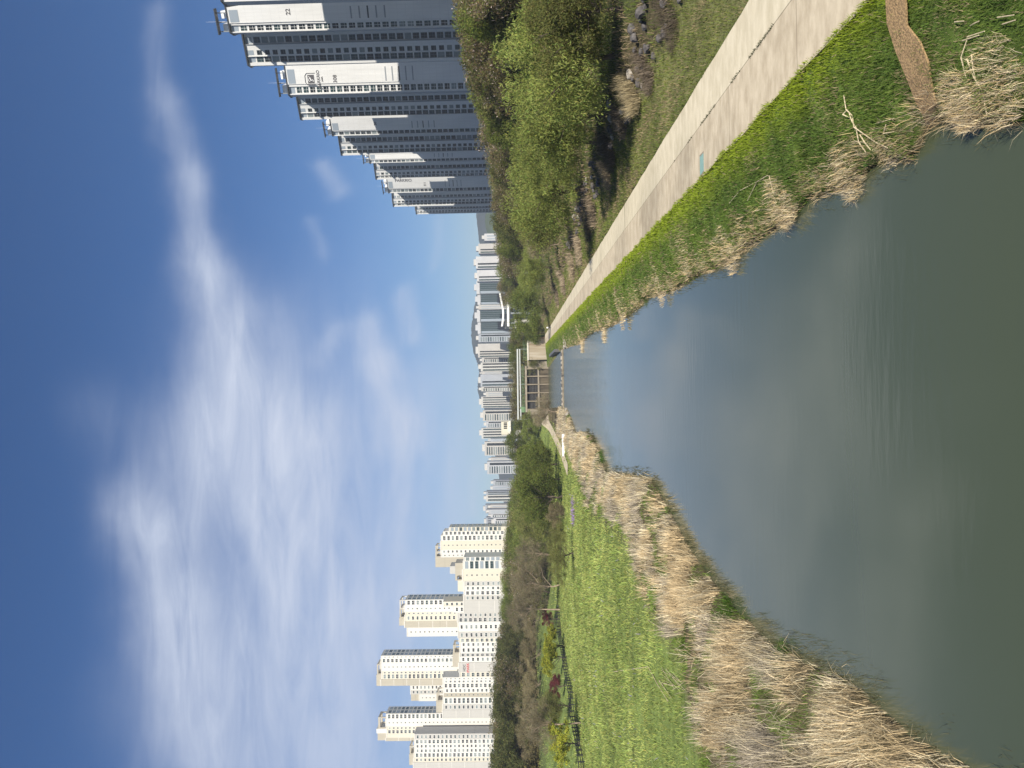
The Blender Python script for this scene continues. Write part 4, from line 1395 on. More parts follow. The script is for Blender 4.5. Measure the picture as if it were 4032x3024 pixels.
# ------------------------------------------------------------------ white towers on the left
def white_tower(label, d, cols, roofx, scale, ox, oy, D=12.0, side=None, crown=(), sign=None, zlow=26.0, step=None, Hd=None):
    """cols: (y0, y1, colour, window kind) from right to left in one enlarged view of the photo"""
    fy = lambda v: oy + v * scale
    fx = lambda v: ox + v * scale
    yr, yl = fy(cols[0][0]), fy(cols[-1][1])
    ref = PY(fx(roofx), (yr + yl) / 2, d)
    H = ref.z
    pl, pr = PY(1900, yl, d), PY(1900, yr, d)
    T = Tower('apartment_tower', label, 'tower', (pl.x, d, 5.0), 'white and taupe towers left of the stream')
    root = T.root
    W = pr.x - pl.x
    w = Wing(root, Vector((pl.x, d, 0)), Vector((pr.x, d, 0)), H, 4, D)
    xs = lambda v: PY(1900, fy(v), d).x - pl.x
    mats = [M['white_wall'], M['cream_wall'], M['taupe_wall'], M['stone_grey'], M['trim_white']]
    cn = {'w': 0, 'c': 1, 't': 2, 'g': 3}
    mb = MB()
    Hh = H - 5
    bays = []
    for k, col in enumerate(cols):
        y0, y1, c, wk = col[:4]
        dh = col[4] if len(col) > 4 else 0
        hh = Hh - (PY(fx(roofx), yr, d).z - PY(fx(roofx + dh), yr, d).z)
        a1, a0 = xs(y0), xs(y1)
        tt = (0, .35, .15)[k % 3] if wk != 'blank' else -.25
        mb.box(a0, a1, tt, D + (.1 if k % 2 else 0), -1, hh, cn[c])
        mb.box(a0 - .05, a1 + .05, tt - .12, D - .5 - .01 * k, hh + .003, hh + .5, cn['w'])
        if wk != 'blank':
            bays.append((a0, a1, tt, wk, hh))
        else:
            for q in range(1, 5):
                mb.box(a0 + .01, a1 - .01, tt - .03, tt, hh - q * 8.6, hh - q * 8.6 + .25, cn['w'])
    w.put(mb, 'wall', mats)
    pn = [M['glass_dark'], M['glass_dark'], M['glass_teal'], M['glass_curtain']]
    for (a0, a1, tt, wk, hh) in bays:
        ww = a1 - a0
        if wk == 'big':
            var = win_variants(min(ww * .8, 3.4), 1.7, M['trim_white'], pn, 1, 1)
        elif wk == 'dbl':
            var = win_variants(min(ww * .62, 2.2), 1.35, M['trim_white'], pn, 1, 0)
        elif wk == 'bal':
            var = win_variants(ww * .88, 1.9, M['trim_grey'], [M['glass_pale'], M['glass_pale'], M['glass_curtain'], M['glass_teal']], 2, 1)
        else:
            var = win_variants(min(ww * .32, .8), .8, M['trim_grey'], [M['glass_curtain'], M['glass_dark']], 0, 0)
        z = hh - 2.6
        while z + 5 > zlow:
            T.window(w, (a0 + a1) / 2, tt - .006, z + 5.0, var)
            z -= 2.8
    # balconies on the flank that looks to the stream
    if side:
        wr = Wing(root, Vector((pr.x, d, 0)), Vector((pr.x, d + D, 0)), H, 4, 1)
        dh = cols[0][4] if len(cols[0]) > 4 else 0
        hs = Hh - (ref.z - PY(fx(roofx + dh), (yr + yl) / 2, d).z)
        var = win_variants(D * .38, 1.9, M['trim_grey'], [M['glass_pale'], M['glass_curtain'], M['glass_teal']], 2, 1)
        for a in (.26, .74):
            z = hs - 2.8
            while z + 5 > zlow:
                T.window(wr, D * a, -.006, z + 5.0, var)
                z -= 2.8
    # crown on the roof: blocks and open frames
    for (y0, y1, x0, x1, c, kind) in crown:
        a1, a0 = xs(y0), xs(y1)
        z1, z0_ = PY(fx(x0), fy(y0), d).z - 5, PY(fx(x1), fy(y0), d).z - 5
        cb = MB()
        m_ = {'t': M['taupe_wall'], 'w': M['white_wall'], 'g': M['stone_grey'], 'c': M['cream_wall']}[c]
        t0, t1 = 1.0, D - 1.5
        if kind == 'solid':
            cb.box(a0, a1, t0 - .3, t1, z0_, z1)
            w.put(cb, 'roof_block', m_)
        else:
            pwd = max(.5, (a1 - a0) * .10)
            th = max(.8, (z1 - z0_) * .22)
            cb.box(a0, a1, t0, t0 + 1.0, z1 - th, z1)
            for a in (a0, a1 - pwd):
                cb.box(a, a + pwd, t0 + .02, t0 + .98, z0_, z1 - th)
                cb.box(a, a + pwd, t1 - 1, t1, z0_, z1 - th)
            cb.box(a0, a1, t1 - 1, t1, z1 - th, z1)
            cb.box(a0, a0 + pwd, t0 + 1.0, t1 - 1, z1 - th + .05, z1 - .05)
            cb.box(a1 - pwd, a1, t0 + 1.0, t1 - 1, z1 - th + .05, z1 - .05)
            w.put(cb, 'roof_frame', m_)
    if sign:
        for (body, x, y, hpx, mm) in sign:
            p = PY(x, y, d)
            me = text_mesh(body, hpx * d / FPX / .70, mm, .02)
            o = w.obj('lettering', me, p.x - pl.x, -.32, p.z)
            o.rotation_euler = (math.pi / 2, 0, 0)
    T.finish()


S6 = (.30135, 1400, 2000)
S7 = (.3158, 1400, 2500)
white_tower('cream tower with stepped right side, the nearest white tower to the stream', 500,
            [(246, 300, 'c', 'bal', 118), (300, 352, 'w', 'big', 40), (352, 425, 'w', 'big', 10), (425, 540, 'c', 'sm', 0), (540, 590, 'w', 'dbl', 0), (590, 640, 'w', 'sm', 5)], 1115, *S6, D=11, side=True,
            crown=[(490, 575, 1040, 1115, 't', 'frame'), (575, 640, 1040, 1115, 't', 'frame'), (640, 770, 1040, 1900, 't', 'solid')])
white_tower('low taupe and white block before the cream tower, with a big blank grey wall', 425,
            [(640, 690, 'w', 'bal', 25), (690, 800, 'w', 'bal', 12), (800, 955, 'c', 'sm', 0), (955, 1020, 'g', 'dbl', 20), (1020, 1080, 'w', 'dbl', 15), (1080, 1140, 'w', 'big', 15), (1140, 1208, 'g', 'dbl', 10), (1208, 1365, 'g', 'blank', 5)],
            1405, *S6, D=12, crown=[(720, 870, 1300, 1405, 't', 'solid'), (870, 950, 1300, 1405, 't', 'frame'), (950, 1092, 1332, 1415, 'c', 'solid'), (760, 860, 1230, 1300, 'g', 'solid')])
white_tower('tall white tower with taupe left wall, right one of the three tallest', 470,
            [(1190, 1262, 'w', 'big', 20), (1262, 1352, 'w', 'sm', 0), (1352, 1385, 'c', 'dbl', 20), (1385, 1470, 'c', 'dbl', 10), (1470, 1552, 't', 'blank', 5), (1552, 1672, 'w', 'sm', 35)], 640, *S6, D=12, side=True,
            crown=[(1195, 1310, 570, 640, 'g', 'frame'), (1310, 1430, 570, 640, 't', 'frame'), (1430, 1530, 565, 640, 't', 'solid')])
white_tower('white front block with the red lettering on a grey wall', 440,
            [(-420, -360, 'c', 'dbl', -180), (-360, -280, 'w', 'dbl', -60), (-280, -220, 'g', 'dbl', -10), (-220, -160, 'g', 'big', -10), (-160, -40, 'w', 'dbl', -5), (-40, 38, 'g', 'dbl', -5), (38, 90, 'c', 'big', 8), (90, 150, 'w', 'dbl', 15), (150, 225, 'w', 'dbl', 15), (225, 270, 'g', 'big', 10),
             (270, 340, 'w', 'dbl', 8), (340, 462, 'g', 'blank', 0), (462, 525, 'c', 'big', 10)], 1288, *S7, D=11,
            crown=[(130, 235, 1212, 1300, 't', 'frame'), (235, 400, 1208, 1300, 't', 'solid')], sign=[('HDC', 1828.5, 2629, 9, M['ink']), ('IPARK', 1843, 2629, 10, M['ink_red'])])
white_tower('tall white tower in the middle with a long blank taupe wall', 510,
            [(246, 282, 'w', 'sm', 10), (282, 338, 'w', 'big', 5), (338, 442, 'w', 'sm', 5), (442, 475, 'c', 'dbl', 10), (475, 542, 'c', 'big', 10), (542, 622, 't', 'blank', 0)], 318, *S7, D=12, side=True,
            crown=[(360, 490, 262, 335, 't', 'frame'), (490, 628, 256, 330, 't', 'solid')])
white_tower('lower white and taupe tower peeping out behind the middle towers', 560,
            [(612, 680, 'w', 'dbl', 0), (680, 735, 'g', 'dbl', 0), (735, 820, 'w', 'sm', 105)], 690, *S7, D=14, crown=[(735, 818, 688, 800, 't', 'solid')])
white_tower('white front block with a taupe stair column, left of the red lettering', 490,
            [(525, 560, 'w', 'sm', 0), (560, 600, 'w', 'dbl', 0), (600, 660, 'w', 'big', 0), (660, 720, 'w', 'dbl', 10), (720, 775, 't', 'sm', 5), (775, 860, 'w', 'big', 0), (860, 932, 'g', 'dbl', -5), (932, 1036, 'g', 'blank', -10)], 1095, *S7, D=11,
            crown=[(720, 830, 1005, 1085, 't', 'frame'), (830, 970, 1002, 1085, 't', 'solid')])
white_tower('tall white tower with a wide open roof frame, left one of the three tallest', 530,
            [(972, 1040, 'w', 'big', 10), (1040, 1136, 'w', 'sm', 0), (1136, 1170, 'c', 'dbl', 10), (1170, 1225, 'c', 'big', 10), (1225, 1272, 'c', 'blank', 10), (1272, 1312, 't', 'blank', 0)], 380, *S7, D=12, side=True,
            crown=[(1022, 1165, 278, 385, 't', 'frame'), (1165, 1222, 258, 385, 'w', 'solid'), (1222, 1310, 272, 385, 't', 'solid')])
white_tower('white block at the left edge of the photo with rows of square windows', 515,
            [(1228, 1300, 'g', 'dbl', 5), (1300, 1356, 'w', 'big', 0), (1356, 1410, 'w', 'dbl', 0), (1410, 1466, 'w', 'dbl', 0), (1466, 1526, 'w', 'big', -5), (1526, 1580, 'c', 'dbl', -10), (1580, 1760, 'g', 'blank', -15)], 738, *S7, D=11,
            crown=[(1385, 1490, 670, 745, 't', 'frame'), (1490, 1622, 665, 740, 't', 'solid')])


# ------------------------------------------------------------------ skyline far behind
def far_building(y0, y1, xt, style, label, d, crown=None):
    pr, pl = PY(xt, y0, d), PY(xt, y1, d)
    H = (pr.z + pl.z) / 2
    W = pr.x - pl.x
    t = thing('city_tower', label, 'tower', (pl.x, d, 5), 0, 'far towers behind the floodgate')
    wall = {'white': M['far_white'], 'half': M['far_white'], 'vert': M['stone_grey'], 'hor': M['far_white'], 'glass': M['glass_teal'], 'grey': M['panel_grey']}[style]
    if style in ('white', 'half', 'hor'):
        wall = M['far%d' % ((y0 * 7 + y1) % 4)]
    D = 18
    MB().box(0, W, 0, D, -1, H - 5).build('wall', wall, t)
    MB().box(W * .3, W * .8, 3, 12, H - 5 + .003, H - 5 + 4).build('roof_block', M['stone_grey'] if style != 'glass' else M['far_white'], t)
    if style in ('vert', 'half', 'grey'):
        x0 = 0 if style != 'half' else 0
        x1 = W if style != 'half' else W * .52
        k = max(2, int((x1 - x0) / 3.6))
        for i_ in range(k):
            a = x0 + (x1 - x0) * (i_ + .22) / k
            MB().box(a, a + (x1 - x0) * .5 / k, -.3, -.003, 4, H - 8).build('window_strip', M['glass_dark'] if i_ % 3 else M['glass_teal'], t)
    elif style == 'hor':
        z = H - 10
        while z > 20:
            MB().box(W * .06, W * .62, -.3, -.003, z, z + 1.7).build('window_band', M['glass_teal'] if int(z) % 2 else M['glass_curtain'], t)
            z -= 3.6
        MB().box(W * .72, W * .9, -.3, -.003, 15, H - 9).build('window_strip', M['glass_dark'], t)
    elif style == 'glass':
        MB().box(-.2, W + .2, -.5, -.003, H - 10, H - 5).build('parapet', M['far_white'], t)
        k = max(3, int(W / 3))
        for i_ in range(k + 1):
            MB().box(W * i_ / k - .15, W * i_ / k + .15, -.35, -.003, 0, H - 10.01).build('mullion', M['trim_grey'], t)
        MB().box(0.5, W * .22, -.45, -.36, 0, H - 11).build('window_strip', M['glass_pale'], t)
    else:
        for i_ in range(2):
            MB().box(W * (.18 + .4 * i_), W * (.34 + .4 * i_), -.3, -.003, 10, H - 9).build('window_strip', M['glass_pale'], t)


FAR = [(920, 948, 1907, 'white'), (960, 998, 1884, 'half'), (1010, 1058, 1874, 'half'), (1064, 1108, 1878, 'half'), (1109, 1157, 1876, 'glass'), (1158, 1200, 1880, 'glass'),
       (1201, 1219, 1884, 'white'), (1220, 1267, 1878, 'glass'), (1269, 1314, 1881, 'glass'), (1316, 1347, 1884, 'hor'), (1354, 1408, 1882, 'half'), (1409, 1427, 1898, 'hor'),
       (1428, 1463, 1893, 'vert'), (1464, 1474, 1898, 'white'), (1475, 1522, 1892, 'half'), (1523, 1541, 1895, 'hor'), (1543, 1561, 1913, 'white'), (1562, 1606, 1895, 'vert'),
       (1616, 1658, 1901, 'hor'), (1659, 1684, 1914, 'hor'), (1686, 1727, 1896, 'vert'), (1728, 1739, 1931, 'white'), (1740, 1794, 1908, 'hor'), (1802, 1816, 1933, 'white'),
       (1818, 1867, 1918, 'hor'), (1892, 1911, 1942, 'hor'), (1912, 1935, 1940, 'white'), (1936, 1949, 1914, 'grey'), (1950, 1975, 1914, 'vert'), (1988, 2006, 1930, 'white'),
       (2007, 2024, 1924, 'white'), (2025, 2037, 1932, 'hor'), (2040, 2072, 1944, 'hor')]
NAMEF = {'white': 'plain white tower', 'half': 'tower half white and half dark window stripes', 'glass': 'dark blue glass tower with a white top', 'hor': 'white tower with level window bands',
         'vert': 'grey tower with upright window stripes', 'grey': 'slim grey tower'}
cnt = {}
for k, (a, b, xt, st) in enumerate(FAR):
    j = cnt.get(st, 0)
    cnt[st] = j + 1
    ordn = ['first', 'second', 'third', 'fourth', 'fifth', 'sixth', 'seventh', 'eighth', 'ninth', 'tenth', 'eleventh', 'twelfth', 'thirteenth'][j]
    far_building(a, b, xt, st, '%s, %s of its kind from skyline right' % (NAMEF[st], ordn), 1150 + (k % 3) * 55)
for (a, b, xt, lb) in ((1988, 2022, 1911, 'grey dark topped tower behind low white blocks'), (2038, 2072, 1914, 'dark grey tower touching the cream tower in view')):
    far_building(a, b, xt, 'grey', lb, 1400)

# beige public building left of the floodgate, with green glass below
bd = 620
q0, q1 = PY(1975, 1660, bd), PY(1975, 1712, bd)
t = thing('office_block', 'beige low block with green glass storey, left of the floodgate', 'building', (q1.x, bd, 5))
Wb = q0.x - q1.x
zt, zs, zg = PY(1974, 1690, bd).z - 5, PY(2004, 1690, bd).z - 5, PY(2030, 1690, bd).z - 5
MB().box(0, Wb, 0, 14, zs, zt).build('wall', M['cream_wall'], t)
MB().box(-.6, Wb + .6, -1.2, 14.5, zs - 1.6, zs - .01).build('canopy', M['white_wall'], t)
MB().box(.4, Wb - .4, .5, 14, zg, zs - 1.61).build('glazing', M['glass_teal'], t)
MB().box(0, Wb, 0, 13.9, -4, zg - .01).build('plinth', M['stone_grey'], t)
for i_ in range(4):
    MB().box(Wb * (.45 + .13 * i_), Wb * (.54 + .13 * i_), -.2, -.003, zs + 1.5, zt - 2).build('window', M['glass_dark'], t)


# ------------------------------------------------------------------ hills
def hills(prof, d, name, col):
    m = mat(name + ' woodland', col, 1, .25, .02)
    V, F = [], []
    prof = sorted(prof, key=lambda q: -q[1])
    rng = random.Random(2)
    pts = []
    for (a, b) in zip(prof[:-1], prof[1:]):
        for t_ in np.linspace(0, 1, 9)[:-1]:
            pts.append((a[0] + (b[0] - a[0]) * t_ + rng.uniform(-1.6, 1.6), a[1] + (b[1] - a[1]) * t_))
    for (x, y) in pts:
        p = PY(x, y, d)
        V += [(p.x, d - 260, 5), (p.x, d - 110, (p.z - 5) * .6 + 5), (p.x, d, p.z), (p.x, d + 180, 5)]
    for i_ in range(len(pts) - 1):
        for k in range(3):
            F.append((4 * i_ + k, 4 * i_ + 4 + k, 4 * i_ + 5 + k, 4 * i_ + 1 + k))
    o = MB().add(V, F).build(name, m)
    tag(o, None, None, None, 'structure')


hills([(1940, 200), (1890, 600), (1876, 850), (1883, 930), (1889, 960), (1893, 1040), (1885, 1120), (1868, 1206), (1856, 1287), (1855, 1325), (1864, 1390), (1880, 1430), (1886, 1466), (1881, 1511), (1880, 1541),
       (1892, 1580), (1907, 1613), (1935, 1700), (1960, 1850), (2040, 2300)], 2100, 'hills', (.022, .032, .034))  # bluish woodland colour with distance haze put into it
hills([(2040, 500), (1935, 780), (1910, 850), (1912, 900), (1935, 965), (2060, 1080)], 1500, 'near_hill', (.04, .06, .03))


# ------------------------------------------------------------------ floodgate, walls and weir
def floodgate():
    d = 340.0
    X = lambda y: PY(2080, y, d).x
    Z = lambda x, y=1530: PY(x, y, d).z
    xL, xR = X(1612), X(1452)
    t = thing('floodgate', 'concrete floodgate of five dark bays across the stream', 'floodgate', (xL, d, 0))
    W = xR - xL
    zt, zm, zo = Z(2068), Z(2121), Z(2075)
    MB().box(-1.2, W + 1.2, -.6, 3.4, zo, zt).build('deck', M['concrete'], t)
    ys = [1452, 1482, 1514, 1547, 1580, 1612]
    for y in ys:
        a = X(y) - xL
        MB().box(a - .24, a + .24, -.5, 3, -.6, zo - .01).build('pier', M['pier'], t)
    MB().box(.31, W - .31, -.3, 2.6, zm - .35, zm + .35).build('beam', M['concrete'], t)
    for a_, b_ in zip(ys[:-1], ys[1:]):
        x1, x0 = X(a_) - xL - .31, X(b_) - xL + .31
        g = MB().box(x0, x1, 1.0, 1.3, zm + .36, zo - .02)
        p = g.build('gate_leaf', M['steel_dark'], t)
        rb = MB()
        for k in range(5):
            zz = zm + 1.4 + k * .62
            rb.box(x0 + .1, x1 - .1, .7, .99, zz, zz + .12)
        rb.build('rib', M['steel_grey'], p)
        MB().box(x0, x1, .2, .6, -.6, zm - .36).build('sill_panel', M['sill'], t)
    rl = MB()
    for zz in (.5, 1.0, 1.4):
        rl.tube((-1.2, -.5, zt + zz), (W + 1.2, -.5, zt + zz), .06, .06, 5)
    for k in range(14):
        a = -1.2 + (W + 2.4) * k / 13
        rl.tube((a, -.5, zt), (a, -.5, zt + 1.4), .06, .06, 5)
    rl.build('railing', M['green_paint'], t)
    MB().box(-1.3, 1.2, .5, 1.4, zt + .01, zt + 1.9).box(.2, 1.1, .48, 1.42, zt + 1.91, zt + 2.3).build('control_box', M['green_paint'], t)
    # wall right of the gate, rust stained
    xa, xb_ = X(1418), X(1330)
    rw = thing('retaining_wall', 'stained concrete retaining wall right of the floodgate', 'wall', (xa, d - 3, 0))
    W2 = xb_ - xa
    zt2, zb2 = Z(2081, 1370), 1.0
    MB().box(0, W2, 0, 4, zb2 - 1.4, zt2).build('wall_face', rust, rw)
    MB().box(-.2, W2 + .2, -.3, 4.2, zt2 + .003, zt2 + .6).build('coping', M['concrete_light'], rw)
    rl = MB()
    for zz in (.9, 1.6, 2.3):
        rl.tube((0, 0, zt2 + zz), (W2, 0, zt2 + zz), .05, .05, 5)
    for k in range(10):
        a = W2 * k / 9
        rl.tube((a, 0, zt2 + .6), (a, 0, zt2 + 2.3), .05, .05, 5)
    rl.build('railing', M['green_paint'], rw)
    # wing wall on the left
    xa2 = X(1632)
    MBW = MB().box(0, X(1614) - xa2, 0, 3, -.6, zo)
    tag(MBW.build('wing_wall', M['concrete'], None, (xa2, d - .4, 0)), 'short pale wing wall left of the floodgate behind brown bush', 'wall')
    # wall between retaining wall and gate
    xa3 = X(1450)
    tag(MB().box(0, X(1419) - xa3, 0, 2, -.6, zo - .3).build('wing_wall', M['concrete'], None, (xa3, d, 0)), 'grey wing wall behind the weeping willow', 'wall')
    # pipe bridge behind
    d2 = 356.0
    pb0, pb1 = PY(2041, 1652, d2), PY(2038, 1375, d2)
    pb = thing('pipe_bridge', 'long white pipe bridge spanning above the floodgate', 'bridge', (pb0.x, d2, pb0.z))
    L_ = pb1.x - pb0.x
    MB().tube((0, 0, 0), (L_, 0, pb1.z - pb0.z), .42, .42, 10).build('upper_pipe', M['pipe_white'], pb)
    zl = PY(2049, 1500, d2).z - pb0.z
    MB().tube((0, .2, zl), (L_, .2, zl), .3, .3, 10).build('lower_pipe', M['pipe_white'], pb)
    for k in range(9):
        a = L_ * k / 8
        MB().tube((a, .1, -4.5 if k in (0, 4, 8) else zl), (a, .1, 0), .12, .12, 5).build('hanger', M['trim_grey'], pb)


def rust_mat():
    m, nt, out = new_mat('rust streaked concrete')
    L = nt.links.new
    tc = N(nt, 'ShaderNodeTexCoord')
    mp = N(nt, 'ShaderNodeMapping'); mp.inputs['Scale'].default_value = (1.1, 1, .08)
    L(tc.outputs['Object'], mp.inputs['Vector'])
    n1 = N(nt, 'ShaderNodeTexNoise'); n1.inputs['Scale'].default_value = 1.0; n1.inputs['Detail'].default_value = 5
    L(mp.outputs['Vector'], n1.inputs['Vector'])
    cr = N(nt, 'ShaderNodeValToRGB')
    e = cr.color_ramp.elements
    e[0].position = .28; e[0].color = (.12, .075, .04, 1)
    e[1].position = .42; e[1].color = (.27, .225, .16, 1)
    e2 = cr.color_ramp.elements.new(.7); e2.color = (.36, .32, .26, 1)
    L(n1.outputs['Fac'], cr.inputs['Fac'])
    b = N(nt, 'ShaderNodeBsdfPrincipled'); b.inputs['Roughness'].default_value = .95
    L(cr.outputs['Color'], b.inputs['Base Color']); L(b.outputs[0], out.inputs['Surface'])
    return m


rust = rust_mat()
floodgate()

# low stone weir
a, b = PZ(2218, 1606, .1), PZ(2215, 1372, .1)
w_ = thing('stone_weir', 'low stony weir crossing the stream before the floodgate', 'weir', (a.x, a.y, 0))
MB().prism([(-.5, -.8), (b.x - a.x + .5, b.y - a.y - .8), (b.x - a.x + .5, b.y - a.y + 1.4), (-.5, 1.4)], -.6, .28).build('sill', M['pier'], w_)
for k in range(34):
    f = (k + random.random()) / 34
    o = link('stone', random.choice(ROCKP if k % 3 else ROCKS), w_, ((b.x - a.x) * f, (b.y - a.y) * f + random.uniform(-.5, 1.0), .3), random.uniform(0, 6))
    s = random.uniform(.5, 1.15)
    o.scale = (s * 1.2, s, s * .8)
rb_ = random.Random(9)
for (x, y, n_, lb) in ((2232, 1353, 13, 'pale boulder in the heap at the right end of the weir'), (2239, 1628, 9, 'pale boulder in the heap at the left end of the weir')):
    for k in range(n_):
        p = PT(x + rb_.uniform(-9, 9), y + rb_.uniform(-17, 17))
        sc_ = rb_.uniform(.45, 1.0)
        o = link('boulder', rb_.choice(ROCKP), None, (p.x, p.y, max(p.z, 0) + .2), rb_.uniform(0, 6))
        o.scale = (sc_, sc_, sc_ * .85)
        tag(o, lb, 'boulder', lb.replace('boulder', 'boulders'))
# revetment, its shade put into a dark colour, upstream of the weir, right side
p0, p1 = PZ(2206, 1378, 0), PZ(2180, 1400, 0)
dv = (p1 - p0)
ang = math.atan2(dv.y, dv.x)
tag(MB().box(0, dv.length, -.3, .5, -.6, 1.6).build('revetment', M['steel_grey'], None, (p0.x, p0.y, 0), ang), 'shade-dark stone revetment just above right end of the weir', 'wall')
# gravel track and slab on the left bank near the weir
tr0 = [(2150, 1650, 3.6), (2172, 1690, 3.4), (2190, 1725, 3.0), (2215, 1780, 2.6), (2226, 1812, 2.6), (2240, 1850, 2.4)]
tr = [tuple(float(np.interp(q, range(6), [a_[c] for a_ in tr0])) for c in range(3)) for q in np.linspace(0, 5, 26)]
V, F = [], []
for (x, y, ww) in tr:
    p = PT(x, y)
    V += [(p.x - ww / 2, p.y, height(p.x - ww / 2, p.y) + .25), (p.x + ww / 2, p.y, height(p.x + ww / 2, p.y) + .25)]
for i_ in range(len(tr) - 1):
    F.append((2 * i_, 2 * i_ + 1, 2 * i_ + 3, 2 * i_ + 2))
tag(MB().add(V, F).build('gravel_path', mat('pale gravel', (.45, .38, .28), .95, .3, 3)), None, None, None, 'structure')
p0, p1 = PT(2226, 1796), PT(2218, 1722)
tag(MB().box(0, abs(p1.x - p0.x) + 1.5, 0, 1.6, -.4, .55).build('concrete_block', M['trim_white'], None, (min(p0.x, p1.x), p0.y, p0.z), .25), 'long white concrete slab on the left bank by the weir', 'slab')

# white wavy canopy structure behind the far willow
d = 430
p0, p1 = PY(1978, 1285, d), PY(1976, 1155, d)
cn_ = thing('station_canopy', 'white wavy roofed footbridge behind the dense rounded tree', 'footbridge', (p0.x, d, 7))
Lc = p1.x - p0.x
mb = MB()
nseg = 16
for i_ in range(nseg):
    f0, f1 = i_ / nseg, (i_ + 1) / nseg
    z0_, z1_ = (PY(1978 + 6 * math.sin(f * 4.2), 1220, d).z - 7 for f in (f0, f1))
    mb.add([(Lc * f0, 0, z0_), (Lc * f1, 0, z1_), (Lc * f1, 4, z1_), (Lc * f0, 4, z0_), (Lc * f0, 0, z0_ + .9), (Lc * f1, 0, z1_ + .9), (Lc * f1, 4, z1_ + .9), (Lc * f0, 4, z0_ + .9)],
           [(0, 1, 5, 4), (2, 3, 7, 6), (0, 3, 2, 1), (4, 5, 6, 7)])
mb.build('roof', M['trim_white'], cn_)
zd = PY(1996, 1220, d).z - 7
MB().box(0, Lc * .95, .5, 3.5, zd - 1.2, zd).build('deck', M['trim_white'], cn_)
for f in (.1, .4, .7, .95):
    MB().box(Lc * f - .4, Lc * f + .4, 1.5, 2.5, -1, zd - 1.21).build('pillar', M['trim_grey'], cn_)
    MB().tube((Lc * f, 2, zd), (Lc * f, 2, zd + 2.3), .12, .12, 5).build('roof_post', M['trim_grey'], cn_)
MB().box(-.8, 4.2, 4.1, 9, -1, zd + 1.5).build('stair_tower', M['stone_grey'], cn_)


# ------------------------------------------------------------------ a walker far down the path
def walker():
    p = PZ(2170, 1290, PATH_Z + .03)
    t = thing('person', 'distant person in white top and dark trousers walking at path end', 'person', p)
    H = 1.7
    J = [(0, 0, .92), (0, 0, 1.15), (0, 0, 1.38), (0, 0, 1.5), (0, .01, 1.62), (.09, 0, .88), (.1, .12, .48), (.1, .02, .06), (.1, .14, .03), (-.09, 0, .88), (-.1, .18, .5), (-.1, .30, .08), (-.1, .42, .05),
         (.18, 0, 1.38), (.23, -.06, 1.1), (.24, .05, .88), (-.18, 0, 1.38), (-.23, .06, 1.1), (-.24, .16, .9)]
    E = [(0, 1), (1, 2), (2, 3), (3, 4), (0, 5), (5, 6), (6, 7), (7, 8), (0, 9), (9, 10), (10, 11), (11, 12), (2, 13), (13, 14), (14, 15), (2, 16), (16, 17), (17, 18)]
    Rr = [.14, .14, .15, .06, .1, .09, .065, .045, .04, .09, .065, .045, .04, .06, .045, .035, .06, .045, .035]
    me = bpy.data.meshes.new('body')
    me.from_pydata(J, E, [])
    o = link('body', me, t)
    sk = o.modifiers.new('skin', 'SKIN')
    for v, r in zip(me.skin_vertices[0].data, Rr):
        v.radius = (r, r)
    me.skin_vertices[0].data[0].use_root = True
    ss = o.modifiers.new('sub', 'SUBSURF'); ss.levels = 1; ss.render_levels = 1
    dg = bpy.context.evaluated_depsgraph_get()
    m2 = bpy.data.meshes.new_from_object(o.evaluated_get(dg))
    o.modifiers.clear()
    o.data = m2
    m2.materials.clear()
    for k in ('white_cloth', 'dark_cloth', 'skin'):
        m2.materials.append(M[k])
    for pl in m2.polygons:
        z = pl.center.z
        pl.material_index = 2 if z > 1.46 else (0 if z > .95 or abs(pl.center.x) > .17 else 1)
    hair = MB()
    hair.tube((0, .01, 1.64), (0, .03, 1.74), .115, .06, 8)
    hair.build('hair', M['dark_cloth'], t)
    return t


walker()

# ------------------------------------------------------------------ haze, sky and sun
hz = MB().box(-2500, 2500, -70, 2650, -1.8, 205)
hm, nt, out = new_mat('thin haze')
pv = N(nt, 'ShaderNodeVolumePrincipled')
pv.inputs['Color'].default_value = (.80, .87, 1.0, 1)
pv.inputs['Density'].default_value = .00019
pv.inputs['Anisotropy'].default_value = .1
nt.links.new(pv.outputs['Volume'], out.inputs['Volume'])
tag(hz.build('haze', hm), None, None, None, 'stuff')

SUN_EL = math.radians(38.5)
SUN_AZ = math.radians(77)          # behind the camera, a little to the right
sd = Vector((math.cos(SUN_AZ) * math.cos(SUN_EL), -math.sin(SUN_AZ) * math.cos(SUN_EL), math.sin(SUN_EL)))
ld = bpy.data.lights.new('sun', 'SUN')
ld.energy = 5.0
ld.angle = math.radians(.53)
ld.color = (1.0, .93, .81)
lo = bpy.data.objects.new('sun', ld)
COL.objects.link(lo)
lo.rotation_euler = (-sd).to_track_quat('-Z', 'Y').to_euler()
lo.location = (0, -20, 60)


